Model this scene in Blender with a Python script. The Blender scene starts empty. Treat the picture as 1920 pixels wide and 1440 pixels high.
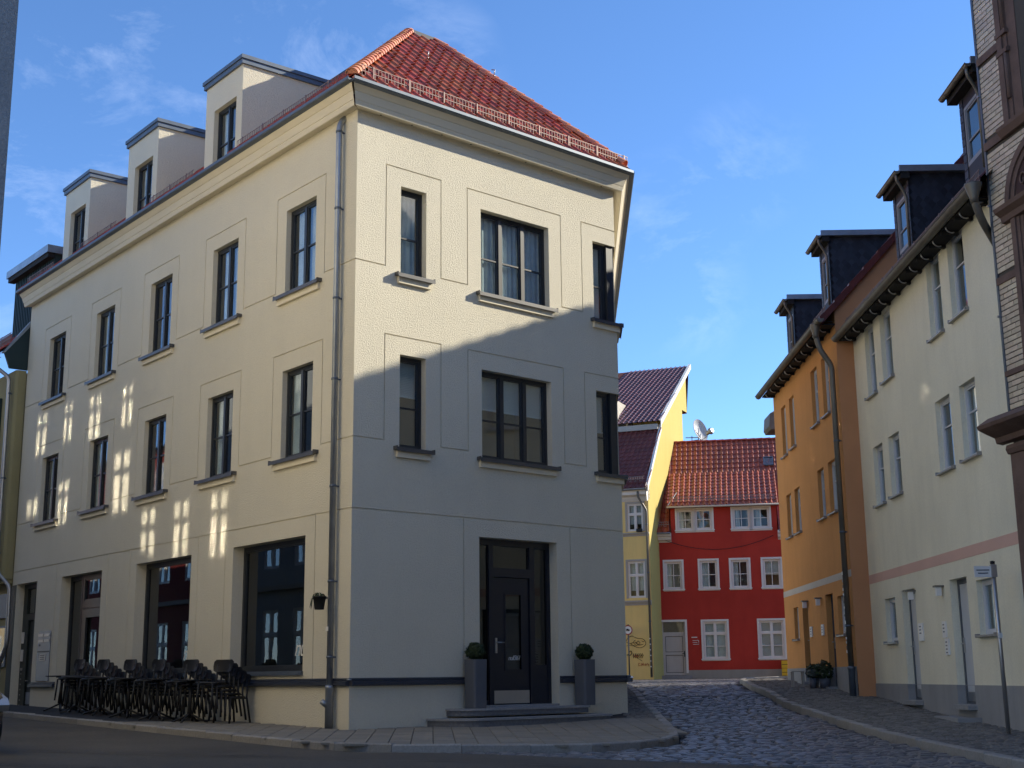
import bpy, bmesh, math, random
from mathutils import Matrix, Vector, noise as mnoise
random.seed(7)
R = math.radians
S = bpy.context.scene
COL = S.collection

# ------------------------------------------------------------------ camera, world, sun, exposure
F_PX, PITCH, ROLL = 2506.18, 0.2161532, -0.011223
SUN_AZ, SUN_EL = R(72.7), R(27.5)          # azimuth from +Y towards +X
SUN_STRENGTH, SKY_STRENGTH, EXPOSURE = 3.5, 0.125, 1.17

cam = bpy.data.cameras.new('camera'); camo = bpy.data.objects.new('camera', cam); COL.objects.link(camo)
cam.sensor_width = 36; cam.lens = 36 * F_PX / 1920; cam.clip_start = 0.1; cam.clip_end = 2000
_fw = Vector((0, math.cos(PITCH), math.sin(PITCH))); _up = Vector((0, -math.sin(PITCH), math.cos(PITCH))); _rt = Vector((1, 0, 0))
_r = math.cos(ROLL) * _rt + math.sin(ROLL) * _up; _u = -math.sin(ROLL) * _rt + math.cos(ROLL) * _up
camo.matrix_world = Matrix(((_r.x, _u.x, -_fw.x, 0), (_r.y, _u.y, -_fw.y, 0), (_r.z, _u.z, -_fw.z, 0), (0, 0, 0, 1)))
S.camera = camo

CLOUD_SHIFT, CLOUD_MASK = (2.142, 4.898, 3.330), (5.435, 5.631, 0.590)
world = bpy.data.worlds.new('World'); S.world = world; world.use_nodes = True
wn = world.node_tree.nodes; wl = world.node_tree.links; wn.clear()
w_out = wn.new('ShaderNodeOutputWorld'); w_bg = wn.new('ShaderNodeBackground')
sky = wn.new('ShaderNodeTexSky'); sky.sky_type = 'NISHITA'; sky.sun_disc = False
sky.sun_elevation = SUN_EL; sky.sun_rotation = SUN_AZ
sky.altitude = 200; sky.air_density = 0.7; sky.dust_density = 0.0; sky.ozone_density = 5.0
w_bg.inputs['Strength'].default_value = SKY_STRENGTH
w_tc = wn.new('ShaderNodeTexCoord'); w_map = wn.new('ShaderNodeMapping')
w_map.inputs['Rotation'].default_value = (0.0, 0.9, 0.35); w_map.inputs['Scale'].default_value = (5.0, 2.6, 9.0)
w_map.inputs['Location'].default_value = CLOUD_SHIFT
w_n1 = wn.new('ShaderNodeTexNoise'); w_n1.inputs['Scale'].default_value = 1.6; w_n1.inputs['Detail'].default_value = 10; w_n1.inputs['Roughness'].default_value = 0.66
w_n1.inputs['Distortion'].default_value = 0.45
w_m2 = wn.new('ShaderNodeMapping'); w_m2.inputs['Location'].default_value = CLOUD_MASK
w_n2 = wn.new('ShaderNodeTexNoise'); w_n2.inputs['Scale'].default_value = 2.3; w_n2.inputs['Detail'].default_value = 3
w_r0 = wn.new('ShaderNodeMapRange'); w_r0.inputs['From Min'].default_value = 0.48; w_r0.inputs['From Max'].default_value = 0.68
w_r1 = wn.new('ShaderNodeMapRange'); w_r1.inputs['From Min'].default_value = 0.46; w_r1.inputs['From Max'].default_value = 0.95
w_mul = wn.new('ShaderNodeMath'); w_mul.operation = 'MULTIPLY'; w_mul.use_clamp = True
wl.new(w_tc.outputs['Generated'], w_m2.inputs[0]); wl.new(w_m2.outputs[0], w_n2.inputs['Vector']); wl.new(w_n2.outputs['Fac'], w_r0.inputs['Value'])
w_hsv = wn.new('ShaderNodeHueSaturation'); w_hsv.inputs['Saturation'].default_value = 1.05; w_hsv.inputs['Value'].default_value = 1.0
w_mix = wn.new('ShaderNodeMixRGB'); w_mix.inputs[2].default_value = (7.5, 8.0, 8.8, 1)
wl.new(w_tc.outputs['Generated'], w_map.inputs[0]); wl.new(w_map.outputs[0], w_n1.inputs['Vector'])
wl.new(w_n1.outputs['Fac'], w_r1.inputs['Value']); wl.new(w_r1.outputs[0], w_mul.inputs[0]); wl.new(w_r0.outputs[0], w_mul.inputs[1]); wl.new(w_mul.outputs[0], w_mix.inputs[0])
wl.new(sky.outputs[0], w_hsv.inputs['Color']); wl.new(w_hsv.outputs[0], w_mix.inputs[1])
wl.new(w_mix.outputs[0], w_bg.inputs['Color']); wl.new(w_bg.outputs[0], w_out.inputs['Surface'])

sunl = bpy.data.lights.new('sun', 'SUN'); sunl.energy = SUN_STRENGTH; sunl.angle = R(0.5); sunl.color = (1.0, 0.915, 0.74)
suno = bpy.data.objects.new('sun', sunl); COL.objects.link(suno)
SUNV = Vector((math.sin(SUN_AZ) * math.cos(SUN_EL), math.cos(SUN_AZ) * math.cos(SUN_EL), math.sin(SUN_EL)))
suno.rotation_euler = (-SUNV).to_track_quat('-Z', 'Y').to_euler(); suno.location = (0, 0, 30)

S.view_settings.view_transform = 'Standard'; S.view_settings.look = 'None'
S.view_settings.exposure = EXPOSURE; S.view_settings.gamma = 1.0
S.view_settings.use_curve_mapping = False
S.render.engine = 'CYCLES'
S.cycles.use_denoising = True
S.cycles.max_bounces = 12; S.cycles.diffuse_bounces = 8; S.cycles.glossy_bounces = 4; S.cycles.transparent_max_bounces = 12
S.cycles.sample_clamp_indirect = 0.0; S.cycles.blur_glossy = 0.0   # the sun patches thrown by window panes are real reflections
S.cycles.caustics_reflective = True; S.cycles.caustics_refractive = False
S.cycles.use_guiding = True; S.cycles.use_surface_guiding = True; S.cycles.guiding_training_samples = 64

# ------------------------------------------------------------------ materials
MATS = {}
def material(name, base, rough=0.8, metal=0.0, vary=0.08, vscale=1.2, bump=0.0, bscale=60.0, spec=0.4, stain=0.0, streak=0.0, coat=0.0, detail=4.0, bdist=0.01):
    """Principled surface with broad colour variation, optional rain streaks and fine relief."""
    if name in MATS: return MATS[name]
    m = bpy.data.materials.new(name); m.use_nodes = True; nt = m.node_tree; N = nt.nodes; L = nt.links
    p = N['Principled BSDF']
    p.inputs['Roughness'].default_value = rough; p.inputs['Metallic'].default_value = metal
    p.inputs['Specular IOR Level'].default_value = spec; p.inputs['Coat Weight'].default_value = coat
    tc = N.new('ShaderNodeTexCoord'); obj = tc.outputs['Object']
    col = None
    rgb = N.new('ShaderNodeRGB'); rgb.outputs[0].default_value = (*base, 1); col = rgb.outputs[0]
    if vary > 0:
        n = N.new('ShaderNodeTexNoise'); n.inputs['Scale'].default_value = vscale; n.inputs['Detail'].default_value = 6; n.inputs['Roughness'].default_value = .6
        L.new(obj, n.inputs['Vector'])
        mr = N.new('ShaderNodeMapRange'); mr.inputs['From Min'].default_value = .3; mr.inputs['From Max'].default_value = .7
        mr.inputs['To Min'].default_value = 1 - vary; mr.inputs['To Max'].default_value = 1 + vary
        L.new(n.outputs['Fac'], mr.inputs['Value'])
        vm = N.new('ShaderNodeVectorMath'); vm.operation = 'SCALE'; L.new(col, vm.inputs[0]); L.new(mr.outputs[0], vm.inputs['Scale'])
        col = vm.outputs[0]
    if streak > 0:
        mp = N.new('ShaderNodeMapping'); mp.inputs['Scale'].default_value = (2.2, 2.2, 0.30); L.new(obj, mp.inputs[0])
        n = N.new('ShaderNodeTexNoise'); n.inputs['Scale'].default_value = 1.6; n.inputs['Detail'].default_value = 7; n.inputs['Roughness'].default_value = .65
        L.new(mp.outputs[0], n.inputs['Vector'])
        mr = N.new('ShaderNodeMapRange'); mr.inputs['From Min'].default_value = .45; mr.inputs['From Max'].default_value = .75
        mr.inputs['To Min'].default_value = 1.0; mr.inputs['To Max'].default_value = 1 - streak
        L.new(n.outputs['Fac'], mr.inputs['Value'])
        vm = N.new('ShaderNodeVectorMath'); vm.operation = 'SCALE'; L.new(col, vm.inputs[0]); L.new(mr.outputs[0], vm.inputs['Scale'])
        col = vm.outputs[0]
    if stain > 0:
        n = N.new('ShaderNodeTexNoise'); n.inputs['Scale'].default_value = 28; n.inputs['Detail'].default_value = 8; n.inputs['Roughness'].default_value = .75
        L.new(obj, n.inputs['Vector'])
        mr = N.new('ShaderNodeMapRange'); mr.inputs['From Min'].default_value = .35; mr.inputs['From Max'].default_value = .7
        mr.inputs['To Min'].default_value = 1 + stain * .5; mr.inputs['To Max'].default_value = 1 - stain
        L.new(n.outputs['Fac'], mr.inputs['Value'])
        vm = N.new('ShaderNodeVectorMath'); vm.operation = 'SCALE'; L.new(col, vm.inputs[0]); L.new(mr.outputs[0], vm.inputs['Scale'])
        col = vm.outputs[0]
    L.new(col, p.inputs['Base Color'])
    if bump > 0:
        n = N.new('ShaderNodeTexNoise'); n.inputs['Scale'].default_value = bscale; n.inputs['Detail'].default_value = detail; n.inputs['Roughness'].default_value = .7 if detail > 6 else .5
        L.new(obj, n.inputs['Vector'])
        b = N.new('ShaderNodeBump'); b.inputs['Strength'].default_value = bump; b.inputs['Distance'].default_value = bdist
        L.new(n.outputs['Fac'], b.inputs['Height']); L.new(b.outputs[0], p.inputs['Normal'])
    MATS[name] = m; return m

def per_object(name, base, spread=0.18, hue=0.02, **kw):
    """material whose brightness also changes from object to object (tiles, bricks, stones)"""
    if name in MATS: return MATS[name]
    m = material(name, base, **kw); nt = m.node_tree; N = nt.nodes; L = nt.links; p = N['Principled BSDF']
    src = p.inputs['Base Color'].links[0].from_socket
    oi = N.new('ShaderNodeObjectInfo')
    mr = N.new('ShaderNodeMapRange'); mr.inputs['To Min'].default_value = 1 - spread; mr.inputs['To Max'].default_value = 1 + spread
    L.new(oi.outputs['Random'], mr.inputs['Value'])
    hs = N.new('ShaderNodeHueSaturation'); L.new(src, hs.inputs['Color']); L.new(mr.outputs[0], hs.inputs['Value'])
    mh = N.new('ShaderNodeMapRange'); mh.inputs['To Min'].default_value = .5 - hue; mh.inputs['To Max'].default_value = .5 + hue
    ma = N.new('ShaderNodeMath'); ma.operation = 'FRACT'; mm = N.new('ShaderNodeMath'); mm.operation = 'MULTIPLY'; mm.inputs[1].default_value = 7.31
    L.new(oi.outputs['Random'], mm.inputs[0]); L.new(mm.outputs[0], ma.inputs[0]); L.new(ma.outputs[0], mh.inputs['Value']); L.new(mh.outputs[0], hs.inputs['Hue'])
    L.new(hs.outputs[0], p.inputs['Base Color']); return m

def by_island(name, base, spread=0.25, hue=0.015, **kw):
    """the same for joined pieces: each island of the mesh gets its own tone"""
    if name in MATS: return MATS[name]
    m = material(name, base, **kw); nt = m.node_tree; N = nt.nodes; L = nt.links; p = N['Principled BSDF']
    src = p.inputs['Base Color'].links[0].from_socket
    g = N.new('ShaderNodeNewGeometry')
    mr = N.new('ShaderNodeMapRange'); mr.inputs['To Min'].default_value = 1 - spread; mr.inputs['To Max'].default_value = 1 + spread
    L.new(g.outputs['Random Per Island'], mr.inputs['Value'])
    hs = N.new('ShaderNodeHueSaturation'); L.new(src, hs.inputs['Color']); L.new(mr.outputs[0], hs.inputs['Value'])
    L.new(hs.outputs[0], p.inputs['Base Color']); return m

def glass(name, tint=(.55, .6, .6), ior=1.75, rough=0.0, wavy=0.0):
    if name in MATS: return MATS[name]
    m = bpy.data.materials.new(name); m.use_nodes = True; nt = m.node_tree; N = nt.nodes; L = nt.links; N.clear()
    o = N.new('ShaderNodeOutputMaterial'); t = N.new('ShaderNodeBsdfTransparent'); g = N.new('ShaderNodeBsdfGlossy')
    t.inputs[0].default_value = (*tint, 1); g.inputs['Roughness'].default_value = rough; g.inputs['Color'].default_value = (.95, .97, 1, 1)
    f = N.new('ShaderNodeFresnel'); f.inputs['IOR'].default_value = ior; mx = N.new('ShaderNodeMixShader')
    ge = N.new('ShaderNodeNewGeometry'); iv = N.new('ShaderNodeMath'); iv.operation = 'SUBTRACT'; iv.inputs[0].default_value = 1.0; ml = N.new('ShaderNodeMath'); ml.operation = 'MULTIPLY'
    L.new(ge.outputs['Backfacing'], iv.inputs[1]); L.new(f.outputs[0], ml.inputs[0]); L.new(iv.outputs[0], ml.inputs[1])   # only the outer face mirrors
    L.new(ml.outputs[0], mx.inputs[0]); L.new(t.outputs[0], mx.inputs[1]); L.new(g.outputs[0], mx.inputs[2]); L.new(mx.outputs[0], o.inputs[0])
    if wavy > 0:
        tc = N.new('ShaderNodeTexCoord'); n = N.new('ShaderNodeTexNoise'); n.inputs['Scale'].default_value = 2.2; n.inputs['Detail'].default_value = 1
        b = N.new('ShaderNodeBump'); b.inputs['Strength'].default_value = wavy; b.inputs['Distance'].default_value = .02
        L.new(tc.outputs['Object'], n.inputs['Vector']); L.new(n.outputs['Fac'], b.inputs['Height'])
        L.new(b.outputs[0], g.inputs['Normal']); L.new(b.outputs[0], f.inputs['Normal'])
    MATS[name] = m; return m

CREAM = (.74, .685, .545)
M_plaster = material('cream_stucco', CREAM, .93, vary=.04, vscale=.5, bump=.85, bscale=42, spec=.12, streak=.025, stain=.07, detail=9, bdist=.032)
M_smooth = material('cream_render_smooth', (.74, .67, .515), .9, vary=.04, bump=.15, bscale=60, spec=.15)
M_cornice = material('cream_cornice_board', (.70, .63, .48), .7, vary=.04, bump=.05, spec=.25)
M_anthra = material('anthracite_aluminium', (.022, .026, .032), .38, .0, vary=.05, spec=.5)
M_ledge = material('dark_zinc_profile', (.06, .068, .09), .45, .5, vary=.1, spec=.5)
M_sill = material('grey_aluminium_sill', (.10, .10, .105), .4, .4, vary=.08)
M_door = material('blue_black_door_paint', (.008, .011, .022), .35, vary=.05, spec=.5)
M_glass = glass('window_glass', (.82, .87, .87), 2.3, rough=.04, wavy=.06)
M_glass_old = glass('old_window_glass', (.82, .85, .83), 1.5, wavy=.4)
M_shop = glass('shop_window_glass', (.50, .54, .54), 1.7, wavy=.02)
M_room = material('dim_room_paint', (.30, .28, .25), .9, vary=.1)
M_curtain = material('sheer_curtain', (.74, .76, .78), .9, vary=.15, vscale=3)
M_blind = material('window_blind', (.78, .82, .84), .7, vary=.05)
M_tile = per_object('red_clay_tile', (.38, .070, .024), .30, .012, rough=.48, vary=.10, vscale=9, spec=.4, coat=.0)
M_ridge = per_object('salmon_ridge_tile', (.58, .22, .12), .14, .01, rough=.5, vary=.1, vscale=6)
M_underlay = material('roof_underlay', (.14, .03, .02), .9, vary=.2)
M_zinc = material('zinc_sheet', (.30, .33, .37), .42, .75, vary=.15, vscale=3, spec=.5)
M_zincd = material('grey_zinc_trim', (.12, .145, .18), .5, .5, vary=.12, vscale=3)
M_steel = material('galvanised_steel', (.45, .44, .43), .4, .8, vary=.1)
M_guard = material('snow_guard_steel', (.26, .19, .17), .55, .3, vary=.1)
M_chair = material('black_chair_plastic', (.012, .012, .013), .5, vary=.05, spec=.45)
M_granite = material('grey_granite_step', (.28, .28, .28), .7, vary=.08, vscale=6, stain=.25, spec=.3)
M_pot = material('dark_grey_planter', (.10, .108, .125), .55, vary=.05, spec=.4)
M_asphalt = material('asphalt', (.088, .077, .062), .88, vary=.16, vscale=.7, stain=.35, bump=.5, bscale=90, spec=.3)
M_bed = material('joint_sand', (.022, .022, .023), .95, vary=.2)
M_slab = per_object('sidewalk_slab', (.215, .195, .160), .10, .004, rough=.85, vary=.08, vscale=4, stain=.2, bump=.2)
M_slabj = by_island('sidewalk_slab_joined', (.215, .195, .160), .10, rough=.85, vary=.08, vscale=4, stain=.2, bump=.2)
M_cobble = per_object('basalt_cobble', (.118, .112, .112), .30, .02, rough=.42, vary=.2, vscale=8, stain=.2, bump=.35, bscale=35, spec=.5)
M_cobblej = by_island('basalt_cobble_joined', (.118, .112, .112), .32, rough=.42, vary=.2, vscale=8, stain=.2, bump=.35, bscale=35, spec=.5)
M_sett = by_island('small_granite_sett', (.15, .14, .125), .30, rough=.75, vary=.15, vscale=5, spec=.3)
M_kerb = per_object('granite_kerb', (.28, .265, .24), .12, .004, rough=.75, vary=.1, vscale=5, stain=.25, bump=.2, spec=.3)
M_leaf = by_island('boxwood_leaf', (.030, .050, .018), .45, rough=.6, vary=.2)
M_soil = material('potting_soil', (.03, .02, .015), .95)
M_white = material('white_lacquer', (.78, .76, .72), .4, vary=.03, spec=.5)
M_whitew = material('weathered_white_paint', (.70, .66, .60), .6, vary=.06)
M_black = material('matt_black', (.01, .01, .01), .6)

# ------------------------------------------------------------------ mesh helpers
class MB:
    def __init__(s): s.v = []; s.f = []; s.sm = []
    def quad(s, *p, smooth=False):
        i = len(s.v); s.v += [tuple(q) for q in p]; s.f.append(tuple(range(i, i + len(p)))); s.sm.append(smooth); return s
    def box(s, x0, x1, y0, y1, z0, z1, M=None):
        c = [(x0, y0, z0), (x1, y0, z0), (x1, y1, z0), (x0, y1, z0), (x0, y0, z1), (x1, y0, z1), (x1, y1, z1), (x0, y1, z1)]
        if M is not None: c = [tuple(M @ Vector(q)) for q in c]
        i = len(s.v); s.v += c
        s.f += [tuple(i + k for k in q) for q in ((0, 3, 2, 1), (4, 5, 6, 7), (0, 1, 5, 4), (1, 2, 6, 5), (2, 3, 7, 6), (3, 0, 4, 7))]; s.sm += [False] * 6; return s
    def prism(s, poly, a0, a1, axis='x'):
        """extrude a closed 2-D outline; axis x: outline is (y,z); axis y: (x,z); axis z: (x,y)"""
        def P(a, q): return (a, q[0], q[1]) if axis == 'x' else ((q[0], a, q[1]) if axis == 'y' else (q[0], q[1], a))
        n = len(poly); i = len(s.v)
        s.v += [P(a0, q) for q in poly] + [P(a1, q) for q in poly]
        s.f.append(tuple(i + k for k in range(n))[::-1]); s.f.append(tuple(i + n + k for k in range(n))); s.sm += [False, False]
        for k in range(n):
            j = (k + 1) % n; s.f.append((i + k, i + j, i + n + j, i + n + k)); s.sm.append(False)
        return s
    def sheet(s, prof, a0, a1, axis='x', smooth=False):
        """extrude an open profile as a sheet"""
        def P(a, q): return (a, q[0], q[1]) if axis == 'x' else ((q[0], a, q[1]) if axis == 'y' else (q[0], q[1], a))
        for k in range(len(prof) - 1):
            s.quad(P(a0, prof[k]), P(a1, prof[k]), P(a1, prof[k + 1]), P(a0, prof[k + 1]), smooth=smooth)
        return s
    def tube(s, pts, r, n=10, caps=True, radii=None):
        pts = [Vector(p) for p in pts]; rings = []; sx = None
        for k, p in enumerate(pts):
            d = (pts[min(k + 1, len(pts) - 1)] - pts[max(k - 1, 0)]).normalized()
            if sx is None: sx = d.cross(Vector((0, 0, 1)) if abs(d.z) < .9 else Vector((1, 0, 0))).normalized()
            else: sx = (sx - d * sx.dot(d)).normalized()
            sy = d.cross(sx).normalized()
            rr = radii[k] if radii else r; i = len(s.v)
            s.v += [tuple(p + rr * (math.cos(2 * math.pi * t / n) * sx + math.sin(2 * math.pi * t / n) * sy)) for t in range(n)]; rings.append(i)
        for a, b in zip(rings, rings[1:]):
            for t in range(n):
                u = (t + 1) % n; s.f.append((a + t, a + u, b + u, b + t)); s.sm.append(True)
        if caps:
            s.f.append(tuple(rings[0] + t for t in range(n))[::-1]); s.f.append(tuple(rings[-1] + t for t in range(n))); s.sm += [False, False]
        return s
    def lathe(s, prof, cx=0, cy=0, n=24, cap=True):
        rings = []
        for r, z in prof:
            i = len(s.v); s.v += [(cx + r * math.cos(2 * math.pi * t / n), cy + r * math.sin(2 * math.pi * t / n), z) for t in range(n)]; rings.append(i)
        for a, b in zip(rings, rings[1:]):
            for t in range(n):
                u = (t + 1) % n; s.f.append((a + t, a + u, b + u, b + t)); s.sm.append(True)
        if cap: s.f.append(tuple(rings[-1] + t for t in range(n))); s.sm.append(False); s.f.append(tuple(rings[0] + t for t in range(n))[::-1]); s.sm.append(False)
        return s
    def mesh(s, name):
        me = bpy.data.meshes.new(name); me.from_pydata(s.v, [], s.f); me.polygons.foreach_set('use_smooth', s.sm); me.update(); return me
    def build(s, name, mat, parent=None, M=None, **kw):
        return add(name, s.mesh(name), mat, parent, M, **kw)

W = {}
def wm(o): return W.get(o.name, Matrix())
def add(name, me, mat, parent=None, M=None, bevel=0):
    if mat is not None and isinstance(me, bpy.types.Mesh) and not me.materials: me.materials.append(mat)
    o = bpy.data.objects.new(name, me); COL.objects.link(o)
    if parent is not None:
        o.parent = parent; Mw = M if M is not None else wm(parent)
        o.matrix_local = wm(parent).inverted() @ Mw
    else:
        Mw = M if M is not None else Matrix(); o.matrix_world = Mw
    W[o.name] = Mw
    if bevel:
        b = o.modifiers.new('bevel', 'BEVEL'); b.width = bevel; b.segments = 2; b.limit_method = 'ANGLE'
    return o
def tag(o, label=None, cat=None, group=None, kind=None):
    if label: o['label'] = label
    if cat: o['category'] = cat
    if group: o['group'] = group
    if kind: o['kind'] = kind
    return o
def thing(name, label, cat, M=None, group=None):
    o = bpy.data.objects.new(name, None); COL.objects.link(o); o.empty_display_size = .3
    Mw = M if M is not None else Matrix(); o.matrix_world = Mw; W[o.name] = Mw
    return tag(o, label, cat, group)
def struct(o): o['kind'] = 'structure'; return o
def frame(x, y, th_deg=None, d=None, z=0):
    """facade frame: X to the right along the wall seen from outside, Y into the wall, Z up"""
    dx, dy = d if d else (math.sin(R(th_deg)), math.cos(R(th_deg)))
    return Matrix(((dx, -dy, 0, x), (dy, dx, 0, y), (0, 0, 1, z), (0, 0, 0, 1)))

def relief_wall(x0, x1, z0, z1, holes=(), grooves=(), gw=.022, gd=.018):
    """wall face on y=0 with openings (xa,xb,za,zb,reveal) and recessed joint lines ('h',z,xa,xb) / ('v',x,za,zb)"""
    xs = {x0, x1}; zs = {z0, z1}
    for h in holes: xs |= {h[0], h[1]}; zs |= {h[2], h[3]}
    h_ = gw / 2; gr = []
    for g in grooves:
        if g[0] == 'h': gr.append((g[2] - h_, g[3] + h_, g[1] - h_, g[1] + h_))
        else: gr.append((g[1] - h_, g[1] + h_, g[2] - h_, g[3] + h_))
        a = gr[-1]; xs |= {a[0], a[1]}; zs |= {a[2], a[3]}
    xs = sorted(x for x in xs if x0 - 1e-6 <= x <= x1 + 1e-6); zs = sorted(z for z in zs if z0 - 1e-6 <= z <= z1 + 1e-6)
    def clean(a):
        o = [a[0]]
        for t in a[1:]:
            if t - o[-1] > 1e-4: o.append(t)
        return o
    xs = clean(xs); zs = clean(zs); nx, nz = len(xs) - 1, len(zs) - 1
    D = [[0.0] * nz for _ in range(nx)]
    for i in range(nx):
        cx = (xs[i] + xs[i + 1]) / 2
        for j in range(nz):
            cz = (zs[j] + zs[j + 1]) / 2; d = 0.0
            for a in gr:
                if a[0] < cx < a[1] and a[2] < cz < a[3]: d = gd
            for h in holes:
                if h[0] < cx < h[1] and h[2] < cz < h[3]: d = -h[4]
            D[i][j] = d
    m = MB()
    for i in range(nx):
        for j in range(nz):
            d = D[i][j]
            if d >= 0: m.quad((xs[i], d, zs[j]), (xs[i + 1], d, zs[j]), (xs[i + 1], d, zs[j + 1]), (xs[i], d, zs[j + 1]))
            if i + 1 < nx and D[i + 1][j] != d:
                a, b = abs(d), abs(D[i + 1][j]); q = [(xs[i + 1], a, zs[j]), (xs[i + 1], b, zs[j]), (xs[i + 1], b, zs[j + 1]), (xs[i + 1], a, zs[j + 1])]
                m.quad(*q)
            if j + 1 < nz and D[i][j + 1] != d:
                a, b = abs(d), abs(D[i][j + 1]); q = [(xs[i], a, zs[j + 1]), (xs[i + 1], a, zs[j + 1]), (xs[i + 1], b, zs[j + 1]), (xs[i], b, zs[j + 1])]
                m.quad(*q)
    return m

def window(root, M, x0, x1, z0, z1, y, cols=2, bars=(), fw=.055, mw=.075, bw=.028, fmat=None, gmat=None, room=1.2, curtain=None, name='window', transom=None, pane_split=True, side_gap=.0, rm=.25):
    """frame with casements, glazing bars and one pane per field; a dim room behind it"""
    fmat = fmat or M_anthra; gmat = gmat or M_glass
    m = MB(); d0, d1 = y, y + .07
    m.box(x0, x0 + fw, d0, d1, z0, z1); m.box(x1 - fw, x1, d0, d1, z0, z1)
    m.box(x0 + fw, x1 - fw, d0, d1, z0, z0 + fw); m.box(x0 + fw, x1 - fw, d0, d1, z1 - fw, z1)
    ix0, ix1 = x0 + fw, x1 - fw; cw = (ix1 - ix0 - (cols - 1) * mw) / cols; fields = []
    zt = z1 - fw
    if transom:
        m.box(ix0, ix1, d0 - .004, d1 - .004, transom - mw / 2, transom + mw / 2)
    for c in range(cols):
        a = ix0 + c * (cw + mw); b = a + cw
        if c < cols - 1: m.box(b, b + mw, d0 - .006, d1, z0 + fw, z1 - fw)
        sw = .03
        segs = [(z0 + fw, zt)] if not transom else [(z0 + fw, transom - mw / 2), (transom + mw / 2, zt)]
        for (s0, s1) in segs:
            # sash frame, set a little behind the outer frame
            m.box(a, a + sw, d0 + .012, d1 - .002, s0, s1); m.box(b - sw, b, d0 + .012, d1 - .002, s0, s1)
            m.box(a + sw, b - sw, d0 + .012, d1 - .002, s0, s0 + sw); m.box(a + sw, b - sw, d0 + .012, d1 - .002, s1 - sw, s1)
            zz = [s0 + sw] + [t for t in bars if s0 < t < s1] + [s1 - sw]
            for t in zz[1:-1]: m.box(a + sw, b - sw, d0 + .016, d1 - .01, t - bw / 2, t + bw / 2)
            for k in range(len(zz) - 1):
                fields.append((a + sw, b - sw, zz[k] + (bw / 2 if k else 0), zz[k + 1] - (bw / 2 if k < len(zz) - 2 else 0)))
    w = m.build(name, fmat, root, M)
    for (a, b, c, d) in fields:
        MB().box(a, b, y + .038, y + .046, c, d).build('pane', gmat, w)
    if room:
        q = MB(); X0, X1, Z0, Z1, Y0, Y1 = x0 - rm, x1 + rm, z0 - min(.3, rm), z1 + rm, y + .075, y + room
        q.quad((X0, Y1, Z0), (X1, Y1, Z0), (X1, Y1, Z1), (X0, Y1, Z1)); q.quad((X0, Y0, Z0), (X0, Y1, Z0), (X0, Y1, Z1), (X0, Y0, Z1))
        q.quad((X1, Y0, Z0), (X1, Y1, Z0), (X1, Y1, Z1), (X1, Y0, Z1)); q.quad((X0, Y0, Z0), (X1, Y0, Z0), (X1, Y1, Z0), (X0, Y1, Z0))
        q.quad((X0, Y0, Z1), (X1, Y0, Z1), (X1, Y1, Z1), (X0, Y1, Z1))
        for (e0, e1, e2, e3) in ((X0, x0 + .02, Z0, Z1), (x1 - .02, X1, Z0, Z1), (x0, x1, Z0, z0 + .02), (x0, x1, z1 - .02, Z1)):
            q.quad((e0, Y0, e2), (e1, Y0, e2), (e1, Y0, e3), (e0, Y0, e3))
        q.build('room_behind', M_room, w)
    if curtain:
        kind, a, b, c, d = curtain
        if kind == 'sheer':
            q = MB(); n = max(6, int((b - a) / .035)); pts = []
            for k in range(n + 1):
                xx = a + (b - a) * k / n; pts.append((xx, y + .12 + .022 * math.sin(k * 1.9 + a * 7) + .008 * math.sin(k * .6)))
            for k in range(n): q.quad((*pts[k], c), (*pts[k + 1], c), (*pts[k + 1], d), (*pts[k], d), smooth=True)
            q.build('curtain', M_curtain, w)
        else:
            q = MB(); t = c
            while t < d: q.quad((a, y + .10, t), (b, y + .10, t), (b, y + .118, t + .020), (a, y + .118, t + .020)); t += .03
            q.quad((a, y + .13, c), (b, y + .13, c), (b, y + .13, d), (a, y + .13, d)); q.box(a, b, y + .09, y + .12, c - .025, c)
            q.build('blind', M_blind, w)
    return w

def sill(root, M, x0, x1, z, proj=.11, over=.13, band=True, mat=None, bmat=None, reveal=.16):
    m = MB().box(x0, x1, -.004, reveal, z - .012, z)
    m.box(x0 - over, x1 + over, -proj, -.001, z - .045, z - .008); m.box(x0 - over, x1 + over, -proj - .004, -proj + .006, z - .075, z - .045)
    m.box(x0 - over - .004, x0 - over + .012, -proj, -.001, z - .05, z + .012); m.box(x1 + over - .012, x1 + over + .004, -proj, -.001, z - .05, z + .012)
    o = m.build('window_sill', mat or M_sill, root, M)
    if band: MB().box(x0 - over + .05, x1 + over - .05, -.055, .0, z - .17, z - .046).build('sill_moulding', bmat or M_smooth, root, M)
    return o

def gutter(root, M, x0, x1, y, z, r=.075, mat=None, every=2.0):
    prof = [(y - r * math.cos(t), z - r * math.sin(t)) for t in [math.pi * k / 10 for k in range(11)]]
    m = MB().sheet(prof, x0, x1, 'x', smooth=True); inner = [(y - (r - .006) * math.cos(t), z - (r - .006) * math.sin(t)) for t in [math.pi * k / 10 for k in range(11)]]
    m.sheet(inner, x0, x1, 'x', smooth=True); m.tube([(x0, y - r, z), (x1, y - r, z)], .012, 8)
    for xe in (x0, x1): m.v += [(xe, *q) for q in prof]; m.f.append(tuple(range(len(m.v) - 11, len(m.v)))); m.sm.append(False)
    t = x0 + every * .5
    while t < x1:
        b = [(y - (r + .006) * math.cos(a), z - (r + .006) * math.sin(a)) for a in [math.pi * k / 10 for k in range(11)]]
        m.sheet(b, t, t + .03, 'x', smooth=True); t += every
    return m.build('gutter', mat or M_zinc, root, M)

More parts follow.
